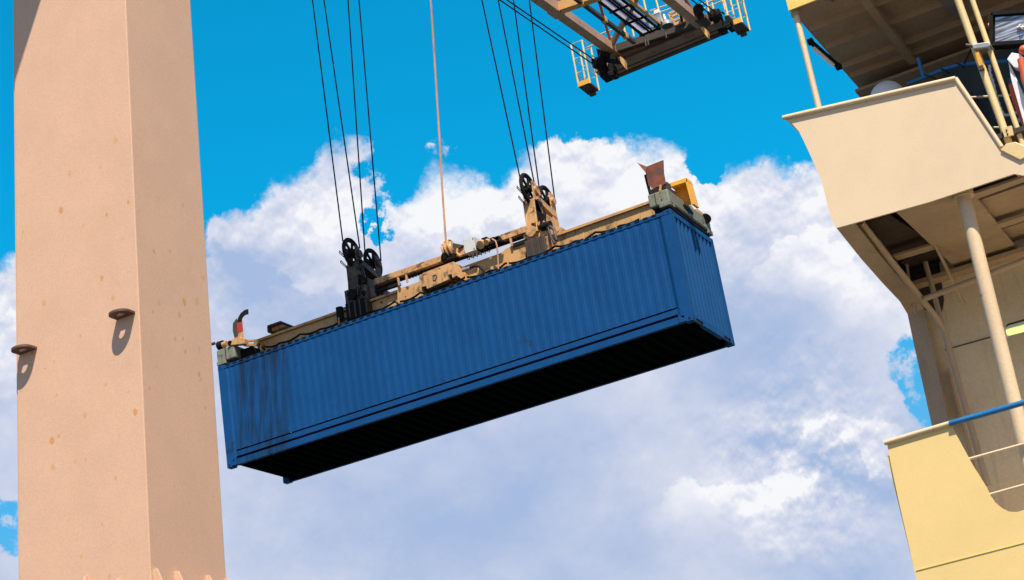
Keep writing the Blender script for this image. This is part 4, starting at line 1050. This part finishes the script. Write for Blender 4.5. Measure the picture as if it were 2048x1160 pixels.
# ---- separate things on the ship
c = PY(1776, 196, 20.4); r = 34 / F * (c - CAM).length
t = thing('radome', (c.x, c.y, c.z - r), 'white satellite dome behind the cream bulwark rail', 'radome')
MB().sphere(c, r).build('dome', WHITE, t, smooth=True)
MB().cyl(c + V((0, 0, -r - .25)), c + V((0, 0, -r + .05)), .12).build('pedestal', WHITE, t)
a, b = PY(1985, 30, 19.02), PY(2075, 88, 19.02)
fx0, fz1 = PY(1986, 58, 19.02).x, PY(2020, 30, 19.02).z
t = thing('floodlight', (fx0 + .3, 18.8, PY(2020, 90, 19.02).z), 'large black framed floodlight with ribbed reflector, right of the twin tubes', 'floodlight')
q = [PY(*p, 19.22) for p in ((1984, 30), (2078, 23), (2078, 84), (1984, 91))]
i_ = [PY(*p, 19.215) for p in ((1991, 35), (2072, 30), (2072, 78), (1991, 84))]
m = MB(); m.prism(q, (0, .16, 0)); m.build('housing', BLACK, t, bevel=.01)
m = MB().prism(i_, (0, -.012, 0)); m.build('reflector', LAMP, t)
for k in range(4):
    a = q[k]; b = q[(k + 1) % 4]
m = MB()
for k in range(4): m.beam(q[k] + V((0, -.03, 0)), q[(k + 1) % 4] + V((0, -.03, 0)), .045, .05, (0, 1, 0))
m.build('bezel', BLACK, t)
l = MB().cyl(PY(2034, 56, 19.19), PY(2050, 55, 19.19), .022, 10).build('bulb', STEEL, t, smooth=True)
MB().ring(PY(2043, 54, 19.18), (1, -.4, .2), .035, .010, 18, 6).build('bulb_socket', GREY, t)
MB().beam(PY(1980, 32, 19.26), PY(1983, 90, 19.26), .03, .03).build('mounting_arm', DARK, t)
MB().cyl(PY(1977, 52, 19.24), PY(1983, 51, 19.24), .035, 10).build('red_cap', ORANGE, t)
c = PY(1650, 108, 19.3)
t = thing('strip_lamp', (c.x, c.y, c.z), 'black and white strip lamp hung at the slanting roof edge beside the roof post', 'lamp')
aa, bb = PY(1621, 83, 19.35), PY(1677, 133, 19.7)
MB().beam(aa, bb, .06, .04).build('housing', BLACK, t, bevel=.006)
MB().beam(aa.lerp(bb, .12) + V((-.02, 0, -.035)), aa.lerp(bb, .86) + V((-.02, 0, -.03)), .045, .02).build('diffuser', WHITE, t)
for p in (aa, bb): MB().box(p.x - .035, p.x + .035, p.y - .035, p.y + .035, p.z - .035, p.z + .03).build('end_cap', BLACK, t)
aa, bb = PY(2013, 664, 21.3), PY(2078, 647, 21.3)
t = thing('fluorescent_lamp', tuple((aa + bb) / 2), 'lit yellow green fluorescent lamp on the shaded wall under the deck', 'lamp')
MB().beam(aa + V((0, 0, -.01)), bb + V((0, 0, -.01)), .09, .075).build('tube', LIT, t, bevel=.02)
MB().beam(aa + V((-.02, .05, .02)), bb + V((.02, .05, .02)), .06, .11).build('housing', GREY, t)
MB().box(aa.x - .04, aa.x, aa.y - .06, aa.y + .06, aa.z - .06, aa.z + .06).build('end_cap', GREY, t)
MB().tube([PY(2012, 655, 21.4), PY(2016, 649, 21.4), PY(2048, 640, 21.4), PY(2078, 630, 21.4)], .012, 6).build('wire', DARK, t)
# perforated grey junction tray under the roof
c = PY(1895, 15, 20.2)
m = MB().prism([PZ(*p, PY(1577, 21, SY).z - .04) for p in ((1872, -8), (1903, -8), (1922, 34), (1906, 38))], (0, 0, .05))
o = m.build('cable_tray', STEEL); tag(o, 'perforated grey steel cable tray fixed under the dark roof', 'cable tray')
# white life raft board with orange straps
t = thing('lifebuoy_board', tuple(PY(2040, 200, 19.0)), 'white board with orange red float lashed behind it, at the right edge', 'lifebuoy')
MB().prism([PY(*p, 19.12) for p in ((2016, 120), (2048, 190), (2070, 235), (2070, 300), (2052, 262), (2022, 158))], (0, .05, 0)).build('board', WHITE, t, bevel=.005)
MB().prism([PY(*p, 19.07) for p in ((2014, 118), (2023, 105), (2040, 108), (2053, 120), (2060, 150), (2048, 165), (2036, 136), (2028, 134))], (0, .12, 0)).build('cover_flap', WHITE, t, bevel=.005)
MB().tube([PY(*p, 19.25) for p in ((2027, 168), (2034, 195), (2046, 228), (2062, 262))], .06, 12).build('float', ORANGE, t, smooth=True)
MB().tube([PY(*p, 19.02) for p in ((2042, 118), (2046, 136), (2050, 158), (2058, 180))], .045, 10).build('strap', ORANGE, t, smooth=True)
MB().sphere(PY(2048, 100, 19.07), .06, 8).build('red_buoy', ORANGE, t, smooth=True)

for o in bpy.data.objects:
    if '_o' in o: del o['_o']
